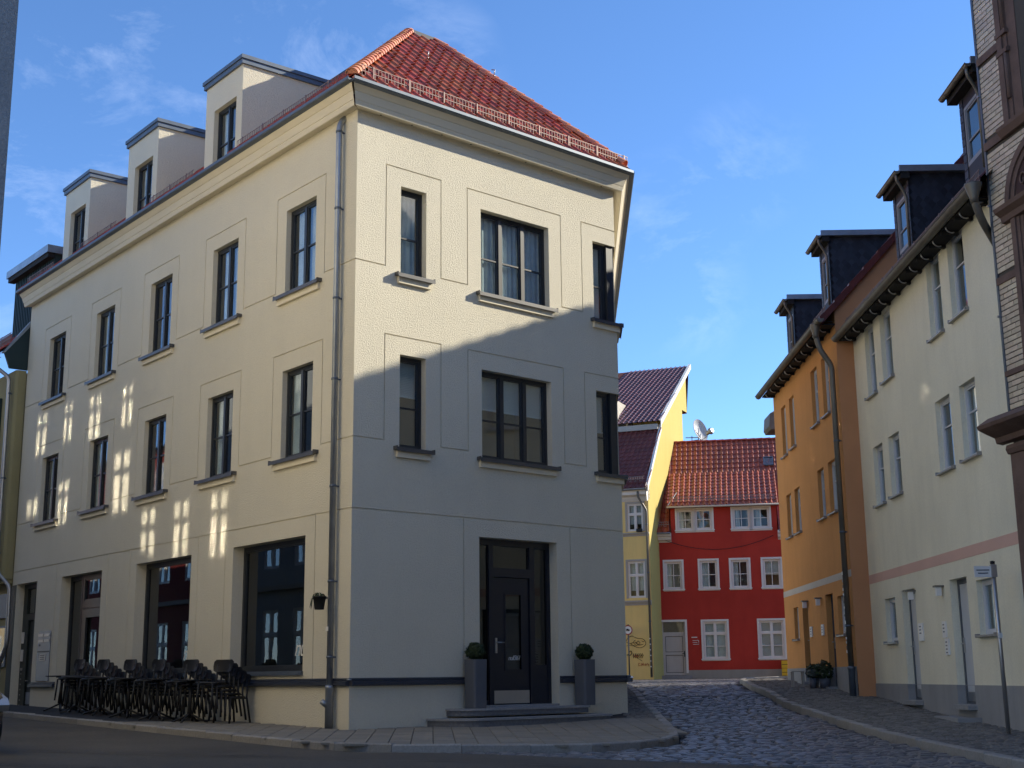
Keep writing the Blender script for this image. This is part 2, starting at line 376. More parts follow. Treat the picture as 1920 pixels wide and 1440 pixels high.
def snow_guard(root, M, x0, x1, y, z, h=.2, step=.055, tilt=.0, rod=.006, mat=None, posts=.9, name='snow_guard'):
    m = MB()
    for q in (0.0, .45, 1.0): m.box(x0, x1, y + tilt * q - rod, y + tilt * q + rod, z + h * q - rod, z + h * q + rod)
    t = x0
    while t <= x1: m.box(t - rod * .7, t + rod * .7, y - rod, y + tilt + rod, z, z + h + rod); t += step
    o = m.build(name, mat or M_guard, root, M)
    t = x0 + posts * .3
    while t < x1 - .1:
        MB().box(t - .012, t + .012, y - .025, y - .01, z - .1, z + h * 1.05).box(t - .012, t + .012, y - .02, y + .25, z - .1, z - .085).build('guard_post', M_guard, o)
        t += posts
    return o

def pipe(root, M, pts, r=.05, mat=None, collars=(), name='downpipe', clamp=True):
    m = MB(); P = [Vector(p) for p in pts]; out = [P[0]]
    for k in range(1, len(P) - 1):   # round the elbows
        a, b, c = P[k - 1], P[k], P[k + 1]; e = min(.12, (a - b).length * .45, (c - b).length * .45)
        p0 = b + (a - b).normalized() * e; p1 = b + (c - b).normalized() * e
        for t in (0, .25, .5, .75, 1): out.append(p0.lerp(b, t).lerp(b.lerp(p1, t), t))
    out.append(P[-1]); m.tube(out, r, 14)
    o = m.build(name, mat or M_zinc, root, M)
    for (x, y, z) in collars:
        c = MB().lathe([(r + .002, z - .02), (r + .010, z - .018), (r + .010, z + .018), (r + .002, z + .02)], x, y, 16)
        if clamp: c.box(x - .008, x + .008, y + r, y + r + .08, z - .012, z + .012)
        c.build('pipe_clamp', M_zincd, o)
    return o

def text(root, M, s, size, loc, mat, shear=.0, name='lettering', ext=.002, spacing=1.0):
    c = bpy.data.curves.new(name, 'FONT'); c.body = s; c.size = size; c.shear = shear; c.extrude = ext; c.space_character = spacing
    c.materials.append(mat)
    tmp = bpy.data.objects.new('tmp', c); COL.objects.link(tmp); bpy.context.view_layer.update()
    me = bpy.data.meshes.new_from_object(tmp.evaluated_get(bpy.context.evaluated_depsgraph_get())); bpy.data.objects.remove(tmp); bpy.data.curves.remove(c)
    if not me.materials: me.materials.append(mat)
    o = bpy.data.objects.new(name, me); COL.objects.link(o); Mw = M @ Matrix.Translation(loc) @ Matrix.Rotation(math.pi / 2, 4, 'X')
    o.parent = root; o.matrix_local = wm(root).inverted() @ Mw; W[o.name] = Mw; return o

# ------------------------------------------------------------------ the lie of the land (heights are measured from eye level, z = 0)
P0 = Vector((-2.607, 21.5)); UL = Vector((-0.631095, 0.775706)); NL = Vector((-0.775706, -0.631095))
UF = Vector((0.748511, 0.663123)); NF = Vector((0.663123, -0.748511))
YP = [-60, 0, 8, 13, 18, 20.5, 22, 24.4, 28.9, 30.5, 36.7, 45, 58, 80, 400]
ZP = [-1.8, -1.5, -1.15, -.98, -.9, -.85, -.79, -.70, -.46, -.34, -.14, -.09, -.05, 0, 0]
def interp(x, X, Y):
    if x <= X[0]: return Y[0]
    for a, b, c, d in zip(X, X[1:], Y, Y[1:]):
        if x <= b: return c + (d - c) * (x - a) / (b - a)
    return Y[-1]
def G(x, y):
    s = (x - P0.x) * UL.x + (y - P0.y) * UL.y
    zl = -.76 + .0178 * s if s > -6 else -.8668 + .035 * (s + 6)
    zl = min(max(zl, -1.8), -.2); zr = interp(y, YP, ZP)
    t = min(1, max(0, (x + 1.0) / 4.0)); t = t * t * (3 - 2 * t)
    return zl * (1 - t) + zr * t
ROAD = -.10

def left_pt(u, n): q = P0 + UL * u + NL * n; return (q.x, q.y)
KL = [left_pt(u, 2.05 - .023 * u) for u in (34, 26, 20, 15, 10, 6, 2, 0, -2.2)] + [(-1.94, 17.76), (-.65, 17.81), (.47, 17.96), (1.15, 18.35), (1.7, 18.86), (2.1, 19.42), (2.36, 20.1), (2.48, 21.0), (2.56, 22.8), (2.66, 25.2), (2.74, 29.2), (2.9, 34.6), (3.3, 44), (4.0, 53.5)]
P1 = P0 + UF * 6.28
BL = [left_pt(u, 0) for u in (34, 26, 20, 15, 10, 6, 2, 0, 0)] + [(P0 + UF * t)[:] for t in (.5, 1.5, 2.6, 3.5, 4.4, 5.2, 5.9)] + [P1[:], (P1 + Vector((.04, .01)))[:], (P1 + Vector((.04, .3)))[:], (P1.x + .14, 29.2), (P1.x + .36, 34.6), (P1.x + .7, 44), (3.2, 53.7)]
KR = [(7.2, 3.0), (6.2, 9.0), (5.5, 14.5), (5.49, 18.15), (5.47, 20.2), (5.45, 23.67), (5.42, 27.94), (5.75, 33.5), (6.3, 38.5), (7.4, 44.5), (9.5, 50)]
BR = [(10.2, 3.0), (9.1, 9.0), (8.2, 14.5), (7.6, 18.15), (7.51, 20.2), (7.55, 23.67), (7.6, 28.1), (7.4, 33.5), (7.5, 38.5), (8.6, 44.0), (10.5, 49)]

def strip(A, B, off, n, seg=.8):
    """sheet between two polylines, draped on the ground"""
    m = MB(); rows = []
    for k in range(len(A) - 1):
        L = max(1, int(math.dist(A[k], A[k + 1]) / seg))
        for t in range(L + (1 if k == len(A) - 2 else 0)):
            f = t / L; a = [A[k][i] + (A[k + 1][i] - A[k][i]) * f for i in (0, 1)]; b = [B[k][i] + (B[k + 1][i] - B[k][i]) * f for i in (0, 1)]
            rows.append((a, b))
    for (a, b), (c, d) in zip(rows, rows[1:]):
        for j in range(n):
            def pt(p, q, f): x = p[0] + (q[0] - p[0]) * f; y = p[1] + (q[1] - p[1]) * f; return (x, y, G(x, y) + off)
            m.quad(pt(a, b, j / n), pt(c, d, j / n), pt(c, d, (j + 1) / n), pt(a, b, (j + 1) / n))
    return m

# far-reaching ground sheet
def grid_sheet(xs, ys, off):
    m = MB()
    for i in range(len(xs) - 1):
        for j in range(len(ys) - 1):
            m.quad(*[(x, y, G(x, y) + off) for x, y in ((xs[i], ys[j]), (xs[i + 1], ys[j]), (xs[i + 1], ys[j + 1]), (xs[i], ys[j + 1]))])
    return m
xs = [-400, -120, -60] + [-40 + k for k in range(81)] + [60, 120, 400]; ys = [-400, -100] + [-40 + 1.0 * k for k in range(121)] + [120, 200, 500]
ground = struct(grid_sheet(xs, ys, -.135).build('ground', M_bed))

# asphalt of the crossing and of the left street: everything south of the kerb line and of the cobble edge
AE = [(-1.30, 17.76), (-.4, 17.55), (.2, 17.35), (1.1, 17.0), (2.0, 16.6), (3.2, 15.75), (4.3, 15.2), (5.5, 14.5)]
NB = [p for p in KL[:9]] + [(-1.94, 17.76)] + AE + [(6.2, 9.0), (7.2, 3.0), (14, 2.0), (40, 2.0)]
m = MB()
for a, b in zip(NB, NB[1:]):
    L = max(1, int(math.dist(a, b) / .7))
    for t in range(L):
        p = [a[i] + (b[i] - a[i]) * t / L for i in (0, 1)]; q = [a[i] + (b[i] - a[i]) * (t + 1) / L for i in (0, 1)]
        if abs(p[0] - q[0]) < 1e-4: continue
        n = 34
        for j in range(n):
            def at(r, f): y = r[1] + (-35 - r[1]) * f ** 1.6; return (r[0], y, G(r[0], y) + ROAD)
            m.quad(at(p, j / n), at(p, (j + 1) / n), at(q, (j + 1) / n), at(q, j / n))
struct(m.build('road', M_asphalt))

for pts in (((-9, 19.2), (-6.2, 17.9), (-3.4, 16.9), (-1.0, 16.3), (1.2, 15.7)), ((-8.2, 16.6), (-5.0, 15.4), (-2.2, 14.9), (.8, 14.55), (4.2, 14.3)), ((-3.9, 17.25), (-3.1, 17.12), (-2.6, 17.1))):
    ts_ = MB(); dense = resample_(pts, .25) if False else None
    P_ = []
    for a, b in zip(pts, pts[1:]):
        for k in range(12): f = k / 12; P_.append((a[0] + (b[0] - a[0]) * f + .02 * math.sin(k * 1.7 + a[0]), a[1] + (b[1] - a[1]) * f + .02 * math.sin(k * 2.3)))
    for a, b in zip(P_, P_[1:]):
        w = .014 + .006 * math.sin(a[0] * 5); ts_.quad(*[(x, y, G(x, y) + ROAD + .004) for x, y in ((a[0], a[1] - w), (b[0], b[1] - w), (b[0], b[1] + w), (a[0], a[1] + w))])
    struct(ts_.build('road_seam', material('bitumen', (.018, .018, .018), .55)))

# ---- kerbs: single stones
def resample(poly, step):
    out = [Vector(poly[0])]; rest = step
    for a, b in zip(poly, poly[1:]):
        a, b = Vector(a), Vector(b); L = (b - a).length; t = rest
        while t < L: out.append(a.lerp(b, t / L)); t += step
        rest = t - L
    return out
kerb_meshes = []
for k in range(4):
    m = MB(); j = lambda s=.006: random.uniform(-s, s); c = .018
    x = .5; w = .15
    top = [(-x + c, .0 + c, .0 + j()), (x - c, .0 + c, j()), (x - c, w - c, j()), (-x + c, w - c, j())]
    mid = [(-x, 0, -c), (x, 0, -c), (x, w, -c), (-x, w, -c)]; bot = [(p[0], p[1], -.26) for p in mid]
    m.v = top + mid + bot
    m.f = [(0, 1, 2, 3)] + [(a, 4 + a, 4 + (a + 1) % 4, (a + 1) % 4)[::1] for a in range(4)] + [(4 + a, 8 + a, 8 + (a + 1) % 4, 4 + (a + 1) % 4) for a in range(4)]
    m.sm = [False] * len(m.f); kerb_meshes.append(m.mesh('kerb_stone'))
for me in kerb_meshes: me.materials.append(M_kerb)
def kerb(name, poly, inward, step=.9):
    root = thing(name, None, None); root['kind'] = 'structure'
    pts = resample(poly, step)
    for a, b in zip(pts, pts[1:]):
        d = (b - a).normalized(); n = Vector((-d.y, d.x)) * inward; L = (b - a).length
        za, zb = G(a.x, a.y), G(b.x, b.y); s = (zb - za) / L
        Mx = Matrix(((d.x * L * .992, n.x, 0, (a.x + b.x) / 2), (d.y * L * .992, n.y, 0, (a.y + b.y) / 2), (zb - za, 0, 1, (za + zb) / 2 + .006 + random.uniform(-.004, .004)), (0, 0, 0, 1)))
        add('kerb_stone', random.choice(kerb_meshes), None, root, Mx)
kerb('kerb', KL[1:-1], 1)
kerb('kerb', KR[2:], -1)

# ---- pavements
def inset(A, B, w):
    return [tuple(Vector(a) + (Vector(b) - Vector(a)).normalized() * min(w, (Vector(b) - Vector(a)).length * .8)) if (Vector(b) - Vector(a)).length > .02 else a for a, b in zip(A, B)]
KLi = inset(KL, BL, .14); KRi = inset(KR, BR, .14)
pave_l = struct(strip(KLi, BL, -.02, 4).build('pavement', M_bed))
pave_r = struct(strip(KRi, BR, -.022, 4).build('pavement', M_bed))

def inside(x, y, poly):
    c = False; n = len(poly); j = n - 1
    for i in range(n):
        xi, yi = poly[i]; xj, yj = poly[j]
        if (yi > y) != (yj > y) and x < (xj - xi) * (y - yi) / (yj - yi) + xi: c = not c
        j = i
    return c
polyL = KLi[1:] + BL[::-1][:-1]
# slabs of the left pavement, laid diagonally; the ones by the steps are single pieces
slab = MB(); hs = .143
slab.v = [(-hs + .006, -hs + .006, 0), (hs - .006, -hs + .006, 0), (hs - .006, hs - .006, 0), (-hs + .006, hs - .006, 0), (-hs, -hs, -.006), (hs, -hs, -.006), (hs, hs, -.006), (-hs, hs, -.006), (-hs, -hs, -.03), (hs, -hs, -.03), (hs, hs, -.03), (-hs, hs, -.03)]
slab.f = [(0, 1, 2, 3)] + [(a + 4, (a + 1) % 4 + 4, (a + 1) % 4, a) for a in range(4)] + [(a + 8, (a + 1) % 4 + 8, (a + 1) % 4 + 4, a + 4) for a in range(4)]; slab.sm = [False] * 9
slab_me = slab.mesh('sidewalk_slab'); slab_me.materials.append(M_slab)
ca, sa = math.cos(R(48.5 + 45)), math.sin(R(48.5 + 45)); joined = MB(); cand = []
for i in range(-90, 90):
    for j in range(-90, 90):
        a, b = i * .295, j * .295; x = -2 + a * ca - b * sa; y = 21 + a * sa + b * ca
        if y < 24.2 + (0 if x < 1.9 else 0) and inside(x, y, polyL): cand.append((x, y))
cand.sort(key=lambda q: math.hypot(*q))
for k, (x, y) in enumerate(cand):
    gx = (G(x + .1, y) - G(x - .1, y)) / .2; gy = (G(x, y + .1) - G(x, y - .1)) / .2
    Mx = Matrix(((ca, -sa, 0, x), (sa, ca, 0, y), (gx * ca + gy * sa, -gx * sa + gy * ca, 1, G(x, y) - .002 + random.uniform(-.0015, .0015)), (0, 0, 0, 1)))
    if k < 290: add('sidewalk_slab', slab_me, None, pave_l, Mx)
    else:
        i0 = len(joined.v); joined.v += [tuple(Mx @ Vector(v)) for v in slab.v]; joined.f += [tuple(i0 + t for t in f) for f in slab.f]; joined.sm += slab.sm
tag(joined.build('sidewalk_slabs', M_slabj, pave_l), kind='stuff')

def stone(m, x, y, z, w, l, h, rot=0., c=.014, jit=.008, dome=.0):
    co, si = math.cos(rot), math.sin(rot); r = lambda: random.uniform(-jit, jit)
    def T(a, b, q): return (x + a * co - b * si, y + a * si + b * co, z + q)
    cs = [(-1, -1), (1, -1), (1, 1), (-1, 1)]; i = len(m.v); J = [(r(), r()) for _ in cs]
    m.v += [T(a * (w / 2 - c) + J[k][0], b * (l / 2 - c) + J[k][1], r() * .6) for k, (a, b) in enumerate(cs)]
    m.v += [T(a * w / 2 + J[k][0], b * l / 2 + J[k][1], -c * 1.2) for k, (a, b) in enumerate(cs)]
    m.v += [T(a * w / 2 + J[k][0], b * l / 2 + J[k][1], -h) for k, (a, b) in enumerate(cs)]
    m.v.append(T(0, 0, dome))
    for k in range(4):
        n = (k + 1) % 4; m.f += [(i + k, i + n, i + 12), (i + 4 + k, i + 4 + n, i + n, i + k), (i + 8 + k, i + 8 + n, i + 4 + n, i + 4 + k)]; m.sm += [False] * 3
# right pavement: small setts
polyR = KRi[1:] + BR[::-1][:-1]; sett = MB()
y = 12.5
while y < 49:
    x = 5.2 + random.uniform(0, .1); st = .115 if y < 34 else .16
    while x < 10.5:
        w = random.uniform(.085, .125) * st / .115
        if inside(x, y, polyR) : stone(sett, x, y + random.uniform(-.008, .008), G(x, y) - .004 + random.uniform(-.004, .004), w, st * .86, .03, random.uniform(-.07, .07), .010, .006, .003)
        x += w + .016
    y += st
tag(sett.build('granite_setts', M_sett, pave_r), kind='stuff')
# the few rows of setts right of the corner house
sett = MB(); y = 24.3
while y < 50:
    x = 2.0 + random.uniform(0, .1)
    while x < 4.2:
        w = random.uniform(.09, .13)
        if inside(x, y, polyL): stone(sett, x, y, G(x, y) - .006, w, .10, .03, random.uniform(-.07, .07), .010, .006, .003)
        x += w + .02
    y += .122
tag(sett.build('granite_setts', M_sett, pave_l), kind='stuff')

# ---- cobbled carriageway
cobble_root = thing('cobbled_road', None, None); cobble_root['kind'] = 'structure'
KLs = KL[8:]; polyC = [AE[0]] + KLs[1:] + [(4.6, 57.2), (12.5, 56), (9.5, 50)] + KR[::-1][1:-2] + AE[::-1][:-1]
stones = []; y = 14.0
while y < 57.0:
    st = .165 if y < 30 else .2
    x = -1.6 + random.uniform(0, .15)
    while x < 12.5:
        w = random.uniform(.13, .24) * (1 if y < 30 else 1.3)
        yy = y + .05 * math.sin(x * 1.3 + y * .7) + random.uniform(-.016, .016)
        if inside(x, yy, polyC) and inside(x + w * .5, yy, polyC) and inside(x - w * .5, yy, polyC): stones.append((x, yy, w, st))
        x += w + .022
    y += st
stones.sort(key=lambda q: math.hypot(q[0], q[1]))
cob_me = []
for k in range(8):
    mm = MB(); stone(mm, 0, 0, 0, random.uniform(.15, .21), .146, .05, 0, .02, .014, .010); me = mm.mesh('cobblestone'); me.materials.append(M_cobble); cob_me.append(me)
rest = MB()
for k, (x, y, w, st) in enumerate(stones):
    z = G(x, y) + ROAD + .006 + random.uniform(-.009, .009)
    if k < 300:
        me = random.choice(cob_me); o = add('cobblestone', me, None, cobble_root, Matrix.Translation((x, y, z)) @ Matrix.Rotation(random.uniform(-.08, .08), 4, 'Z') @ Matrix.Rotation(random.uniform(-.04, .04), 4, 'Y') @ Matrix.Scale(w / .18, 4, (1, 0, 0)))
    else: stone(rest, x, y, z, w, st * .885, .045, random.uniform(-.08, .08), .02, .012, .010)
tag(rest.build('cobblestones', M_cobblej, cobble_root), kind='stuff')

# ------------------------------------------------------------------ corner house
house = thing('corner_house', 'cream stucco corner house with red hipped roof and dark glazed corner door', 'building', frame(P0.x, P0.y, d=UF[:]))
FF = frame(P0.x, P0.y, d=UF[:]); FL = frame(P0.x, P0.y, d=(-UL)[:]); FE = frame(P1.x, P1.y, 2.3)
WT = 9.62
# --- street front on the left (x = -u)
lw = [1.85, 4.78, 7.72, 10.72, 13.70]
hl = [(-c - .53, -c + .53, 6.82, 8.43, .17) for c in lw] + [(-c - .53, -c + .53, 3.79, 5.40, .17) for c in lw]
hl += [(-4.04, -1.45, .15, 2.39, .26), (-8.31, -5.76, .15, 2.39, .26), (-12.47, -10.12, -.60, 2.39, .26), (-15.45, -14.05, -.56, 2.39, .30)]
gl = [('h', 2.71, -15.75, 0)]
fr = [(1.01, 2.72), (3.96, 5.65), (6.89, 8.61), (9.88, 11.57), (12.85, 14.57)]
for lo, hi in ((6.915, 8.74), (3.885, 5.718)):
    for a, b in fr: gl += [('h', hi, -b, -a), ('v', -a, lo, hi), ('v', -b, lo, hi)]
    e = [0] + [t for p in fr for t in p] + [15.75]
    for a, b in zip(e[::2], e[1::2]): gl.append(('h', lo, -b, -a))
for u in (1.13, 4.35, 5.47, 8.65, 9.79, 12.8): gl.append(('v', -u, .02, 2.71))
wl_ = relief_wall(-15.75, 0, -1.3, WT, hl, gl).build('wall', M_plaster, house, FL)
# --- gabled end on the right
hf = [(.94, 1.50, 6.82, 8.43, .17), (2.76, 4.46, 6.82, 8.43, .17), (5.65, 6.28, 6.82, 8.43, .17), (.94, 1.50, 3.79, 5.40, .17), (2.76, 4.46, 3.79, 5.40, .17), (5.65, 6.28, 3.79, 5.40, .17), (2.68, 4.53, -.50, 2.40, .24)]
gf = [('h', 2.71, 0, 6.28), ('v', 2.33, .02, 2.71), ('v', 4.87, .02, 2.71)]
for lo, hi in ((6.915, 8.755), (3.885, 5.712)):
    gf += [('h', hi, .62, 1.83), ('v', .62, lo, hi), ('v', 1.83, lo, hi), ('h', hi, 2.44, 4.78), ('v', 2.44, lo, hi), ('v', 4.78, lo, hi), ('h', hi, 5.34, 6.28), ('v', 5.34, lo, hi), ('h', lo, 0, .62), ('h', lo, 1.83, 2.44), ('h', lo, 4.78, 5.34)]
relief_wall(0, 6.28, -1.3, WT, hf, gf).build('wall', M_plaster, house, FF)
# --- side wall up the lane and the hidden walls
he = [(a, b, c, d, .17) for a, b in ((0, .85), (4.6, 5.6), (7.9, 8.9)) for c, d in ((6.82, 8.43), (3.79, 5.40))]
relief_wall(0, 11.5, -1.3, WT, he, [('h', 2.71, 0, 11.5)]).build('wall', M_plaster, house, FE)
cnr = [P0, P1, P1 + Vector((math.sin(R(2.3)), math.cos(R(2.3)))) * 11.5, P0 + UL * 15.75 - NL * 6.5, P0 + UL * 15.75]
m = MB()
for a, b in ((2, 3), (3, 4)): p, q = cnr[a], cnr[b]; m.quad((p.x, p.y, -1.3), (q.x, q.y, -1.3), (q.x, q.y, WT), (p.x, p.y, WT))
m.quad(*[(c.x, c.y, WT - .01) for c in cnr]); m.build('wall', M_smooth, house, Matrix())
# plinth ledge (dark metal profile) broken by the openings
def ledge(F, a, b):
    m = MB().prism([(-.075, -.035), (0, -.015), (0, -.105), (-.055, -.10), (-.075, -.088)], a, b, 'x'); m.prism([(-.03, .012), (0, .02), (0, -.012), (-.03, -.016)], a, b, 'x')
    m.build('plinth_ledge', M_ledge, house, F)
ledge(FL, -14.05, -12.5); ledge(FL, -10.1, 0.0); ledge(FF, -.0, 2.66); ledge(FF, 4.55, 6.36); ledge(FE, -.08, 11.5)
m = MB()
# cornice: three stepped boards, mitred at the corners
prof = [(0, 9.615), (-.09, 9.600), (-.165, 9.578), (-.178, 9.585), (-.205, 9.660), (-.200, 9.672), (-.212, 9.676), (-.258, 9.790), (-.252, 9.802), (-.266, 9.806), (-.335, 9.895), (-.335, 9.93), (0, 9.93)]
def mitre(F0, x0, k0, x1, k1):
    """boards from x0 to x1; the ends move outwards by k * projection"""
    m = MB(); 
    for a, b in zip(prof, prof[1:]):
        m.quad((x0 + k0 * a[0], *a), (x1 - k1 * a[0], *a), (x1 - k1 * b[0], *b), (x0 + k0 * b[0], *b))
    return m
kcor = 1 / math.tan(math.radians((180 - 92.4) / 2)) ; k45 = math.tan(R((180 - 87.6) / 2 - 45 + 45))
kc = math.tan(R(92.4 / 2)) ; kc = 1.0
def lining(F, x0, k0, x1, k1, name='cornice'):
    c = mitre(F, x0, k0, x1, k1).build(name, M_cornice, house, F)
    g = MB(); g.prism([(-.335, 9.895), (-.425, 9.905), (-.437, 9.92), (-.437, 9.972), (-.430, 9.975), (-.425, 9.935), (-.335, 9.93)], x0 + k0 * -.39, x1 - k1 * -.39, 'x')
    g.build('gutter_edge', M_zincd, house, F); return c
kl = math.tan(R((180 - (180 - 87.59)) / 2 )) 
ang_l = 92.41   # outer turn at the left corner (deg) -> mitre factor
k_l = math.tan(R((180 - 87.59) / 2 - 0)) * 0 + math.tan(R(87.59 / 2))
k_l = 1 / math.tan(R(87.59 / 2)) * math.tan(R(87.59 / 2)) ** 2
east_turn = 48.46 - 2.3; k_r = math.tan(R(east_turn / 2))
lining(FL, -15.78, 0, 0, k_l); lining(FF, 0, k_l, 6.28, k_r); lining(FE, 0, k_r, 11.5, 0)
# small vent dots under the boards
for k in range(9): MB().lathe([(.018, 9.603), (.018, 9.609)], .45 + k * .68, -.055, 10).build('soffit_vent', M_black, house, FF)

# windows
for k, c in enumerate(lw):
    for z0, z1 in ((6.82, 8.43), (3.79, 5.40)):
        cur = None
        if z0 > 6 and k in (0, 1, 3): cur = ('sheer', -c - .44, -c + .46, z0 + .02, z1 - .03)
        if z0 < 6 and k in (3, 4): cur = ('sheer', -c - .50, -c - .05, z0 + .02, z1 - .03)
        if z0 < 6 and k in (0, 1): cur = ('sheer', -c - .50, -c - .22, z0 + .02, z1 - .03)
        window(house, FL, -c - .53, -c + .53, z0, z1, .10, 2, (z0 + .80,), curtain=cur)
        sill(house, FL, -c - .53, -c + .53, z0, over=.30 - .06)
for k, (a, b, n) in enumerate(((.94, 1.50, 1), (2.76, 4.46, 3))):
    for z0, z1 in ((6.82, 8.43), (3.79, 5.40)):
        cur = ('sheer', a + .05, b - .05, z0 + .02, z1 - .03) if z0 > 6 else ('blind', a + .03, b - .03, z0 + .95, z1 - .05)
        window(house, FF, a, b, z0, z1, .13, n, (z0 + .72,), curtain=cur)
        sill(house, FF, a, b, z0, over=.12)
# corner windows: two wings meeting at a dark post
for z0, z1 in ((6.82, 8.43), (3.79, 5.40)):
    for a_ in (4.6, 7.9): window(house, FE, a_, a_ + 1.0, z0, z1, .10, 2, (z0 + .8,), room=.6)
    cur = ('sheer', 5.7, 5.98, z0 + .02, z1 - .03) if z0 > 6 else ('blind', 5.70, 6.00, z0 + .85, z1 - .05)
    window(house, FF, 5.65, 6.06, z0, z1, .10, 1, (z0 + .72,), curtain=cur, room=.6, rm=.0)
    window(house, FE, .10, .85, z0, z1, .06, 1, (z0 + .72,), room=None)
    MB().box(6.07, 6.25, .04, .20, z0, z1).build('corner_post', M_anthra, house, FF)
    sill(house, FF, 5.65, 6.26, z0, over=.10); sill(house, FE, 0.0, .85, z0, over=.05)

# ground floor, left street: shop windows
for a, b in ((-4.04, -1.45), (-8.31, -5.76)):
    window(house, FL, a, b, .15, 2.39, .22, 1, (), fw=.075, gmat=M_shop, room=3.0, name='shop_window')
    MB().box(a, b, -.004, .22, .13, .15).box(a - .02, b + .02, -.05, -.001, .075, .145).build('window_sill', M_zincd, house, FL)
# glazed side door, with side light
gd = window(house, FL, -12.47, -11.72, -.58, 2.39, .22, 1, (), fw=.07, gmat=M_shop, room=1.5, name='side_light')
gd = window(house, FL, -11.70, -10.12, -.58, 2.39, .22, 1, (), fw=.10, gmat=M_shop, room=1.5, name='glazed_door', transom=1.72, mw=.17)
MB().box(-11.55, -11.38, .19, .24, -.5, 1.6).box(-10.42, -10.25, .19, .24, -.5, 1.6).box(-11.38, -10.42, .19, .24, 1.42, 1.6).box(-11.38, -10.42, .19, .24, -.5, -.1).build('door_frame', M_anthra, gd, FL)
MB().box(-12.47, -10.12, .0, .3, -.62, -.58).build('door_step', M_granite, house, FL)
# entrance door at the far end, recessed, with bell panel and letter plates
ed = MB().box(-15.45, -15.20, .20, .27, -.56, 2.39).box(-14.13, -14.05, .20, .27, -.56, 2.39).box(-15.20, -14.13, .20, .27, 2.27, 2.39).box(-15.20, -14.13, .20, .27, 1.50, 1.66)
ed.box(-15.02, -14.16, .245, .28, -.54, 1.48).box(-15.20, -15.04, .20, .27, -.56, 1.5)
ed = ed.build('entrance_door', material('dark_green_door_paint', (.018, .026, .024), .4, vary=.08), house, FL)
MB().box(-15.18, -14.15, .24, .25, 1.68, 2.25).build('pane', M_glass, ed)
MB().box(-15.02, -14.16, .235, .245, -.50, -.22).build('kick_plate', M_zinc, ed)
MB().box(-15.26, -15.36, .16, .20, .95, 1.22).build('number_plate', M_whitew, ed); MB().box(-15.26, -15.36, .16, .20, .52, .80).build('number_plate', M_whitew, ed)
for k in range(7): MB().lathe([(.016, -.005), (.016, .006)], 0, 0, 10).build('bell_button', M_steel, ed, FL @ Matrix.Translation((-15.31, .195, .22 - k * .125)) @ Matrix.Rotation(R(90), 4, 'X'))
MB().box(-15.37, -15.25, .185, .20, -.70 + 1.0, .36).build('bell_panel', M_steel, ed)
MB().tube([(-14.92, .245, .05), (-14.92, .18, .05), (-14.80, .18, .05)], .012, 8).build('handle', M_steel, ed)
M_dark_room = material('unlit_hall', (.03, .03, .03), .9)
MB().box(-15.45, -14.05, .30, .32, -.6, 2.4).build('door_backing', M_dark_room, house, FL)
# mailbox column let into the wall
mb = MB().box(-13.70, -12.90, -.02, .01, .04, 1.18).build('letterbox_panel', material('grey_letterbox_metal', (.20, .22, .26), .4, .5, vary=.06), house, FL)
for i in range(2):
    for j in range(2): MB().box(-13.66 + i * .38, -13.33 + i * .38, -.032, -.018, 1.06 - j * .13, 1.12 - j * .13).build('letter_slot', M_steel, mb)
MB().box(-13.68, -12.92, -.026, -.019, .70, .725).build('panel_joint', M_black, mb)
MB().box(-13.52, -13.14, -.028, -.019, .50, .66).build('paper_notice', M_whitew, mb)
for k in range(3): MB().box(-13.47, -13.19, -.031, -.027, .53 + k * .045, .545 + k * .045).build('notice_line', M_black, mb)
MB().lathe([(.022, 0), (.022, .01)], 0, 0, 10).build('keyhole', M_black, mb, FL @ Matrix.Translation((-13.55, -.02, .86)) @ Matrix.Rotation(R(90), 4, 'X'))

# corner door
dr = MB(); y = .20
dr.box(2.68, 2.76, y, y + .08, -.46, 2.40).box(4.45, 4.53, y, y + .08, -.46, 2.40).box(2.76, 4.45, y, y + .08, 2.29, 2.40)
dr.box(3.06, 3.16, y - .01, y + .08, -.46, 2.29).box(4.02, 4.14, y - .01, y + .08, -.46, 2.29).box(3.16, 4.02, y - .01, y + .08, 1.74, 1.90)
dr.box(2.76, 3.06, y + .01, y + .07, -.46, -.38).box(4.14, 4.45, y + .01, y + .07, -.46, .22)
door = dr.build('corner_door', M_door, house, FF)
lf = MB(); lf.box(3.17, 3.44, y + .02, y + .07, -.45, 1.73).box(3.84, 4.01, y + .02, y + .07, -.45, 1.73).box(3.44, 3.84, y + .02, y + .07, 1.46, 1.73).box(3.44, 3.84, y + .02, y + .07, -.45, .12)
lf.box(3.43, 3.46, y + .008, y + .02, .11, 1.47).box(3.82, 3.85, y + .008, y + .02, .11, 1.47).box(3.46, 3.82, y + .008, y + .02, 1.44, 1.47).box(3.46, 3.82, y + .008, y + .02, .11, .14)
leaf = lf.build('door_leaf', M_door, door, FF)
for a, b, c, d in ((2.76, 3.06, -.38, 2.29), (4.14, 4.45, .22, 2.29), (3.16, 4.02, 1.90, 2.29), (3.44, 3.84, .12, 1.46)): MB().box(a, b, y + .035, y + .043, c, d).build('pane', M_shop, door, FF)
MB().box(3.46, 3.82, y + .06, y + .062, 1.08, 1.44).build('paper_notice', material('brown_paper', (.20, .17, .14), .9), door, FF)
MB().box(3.46, 3.82, y + .06, y + .062, .12, .50).build('frosted_film', material('grey_film', (.13, .12, .105), .6), door, FF)
MB().box(3.18, 4.00, y + .006, y + .02, -.44, -.22).build('kick_plate', M_steel, door, FF)
MB().box(3.205, 3.25, y + .0, y + .02, .42, .68).tube([(3.228, y, .60), (3.228, y - .06, .60), (3.36, y - .06, .60)], .011, 8).build('handle', M_steel, door, FF)
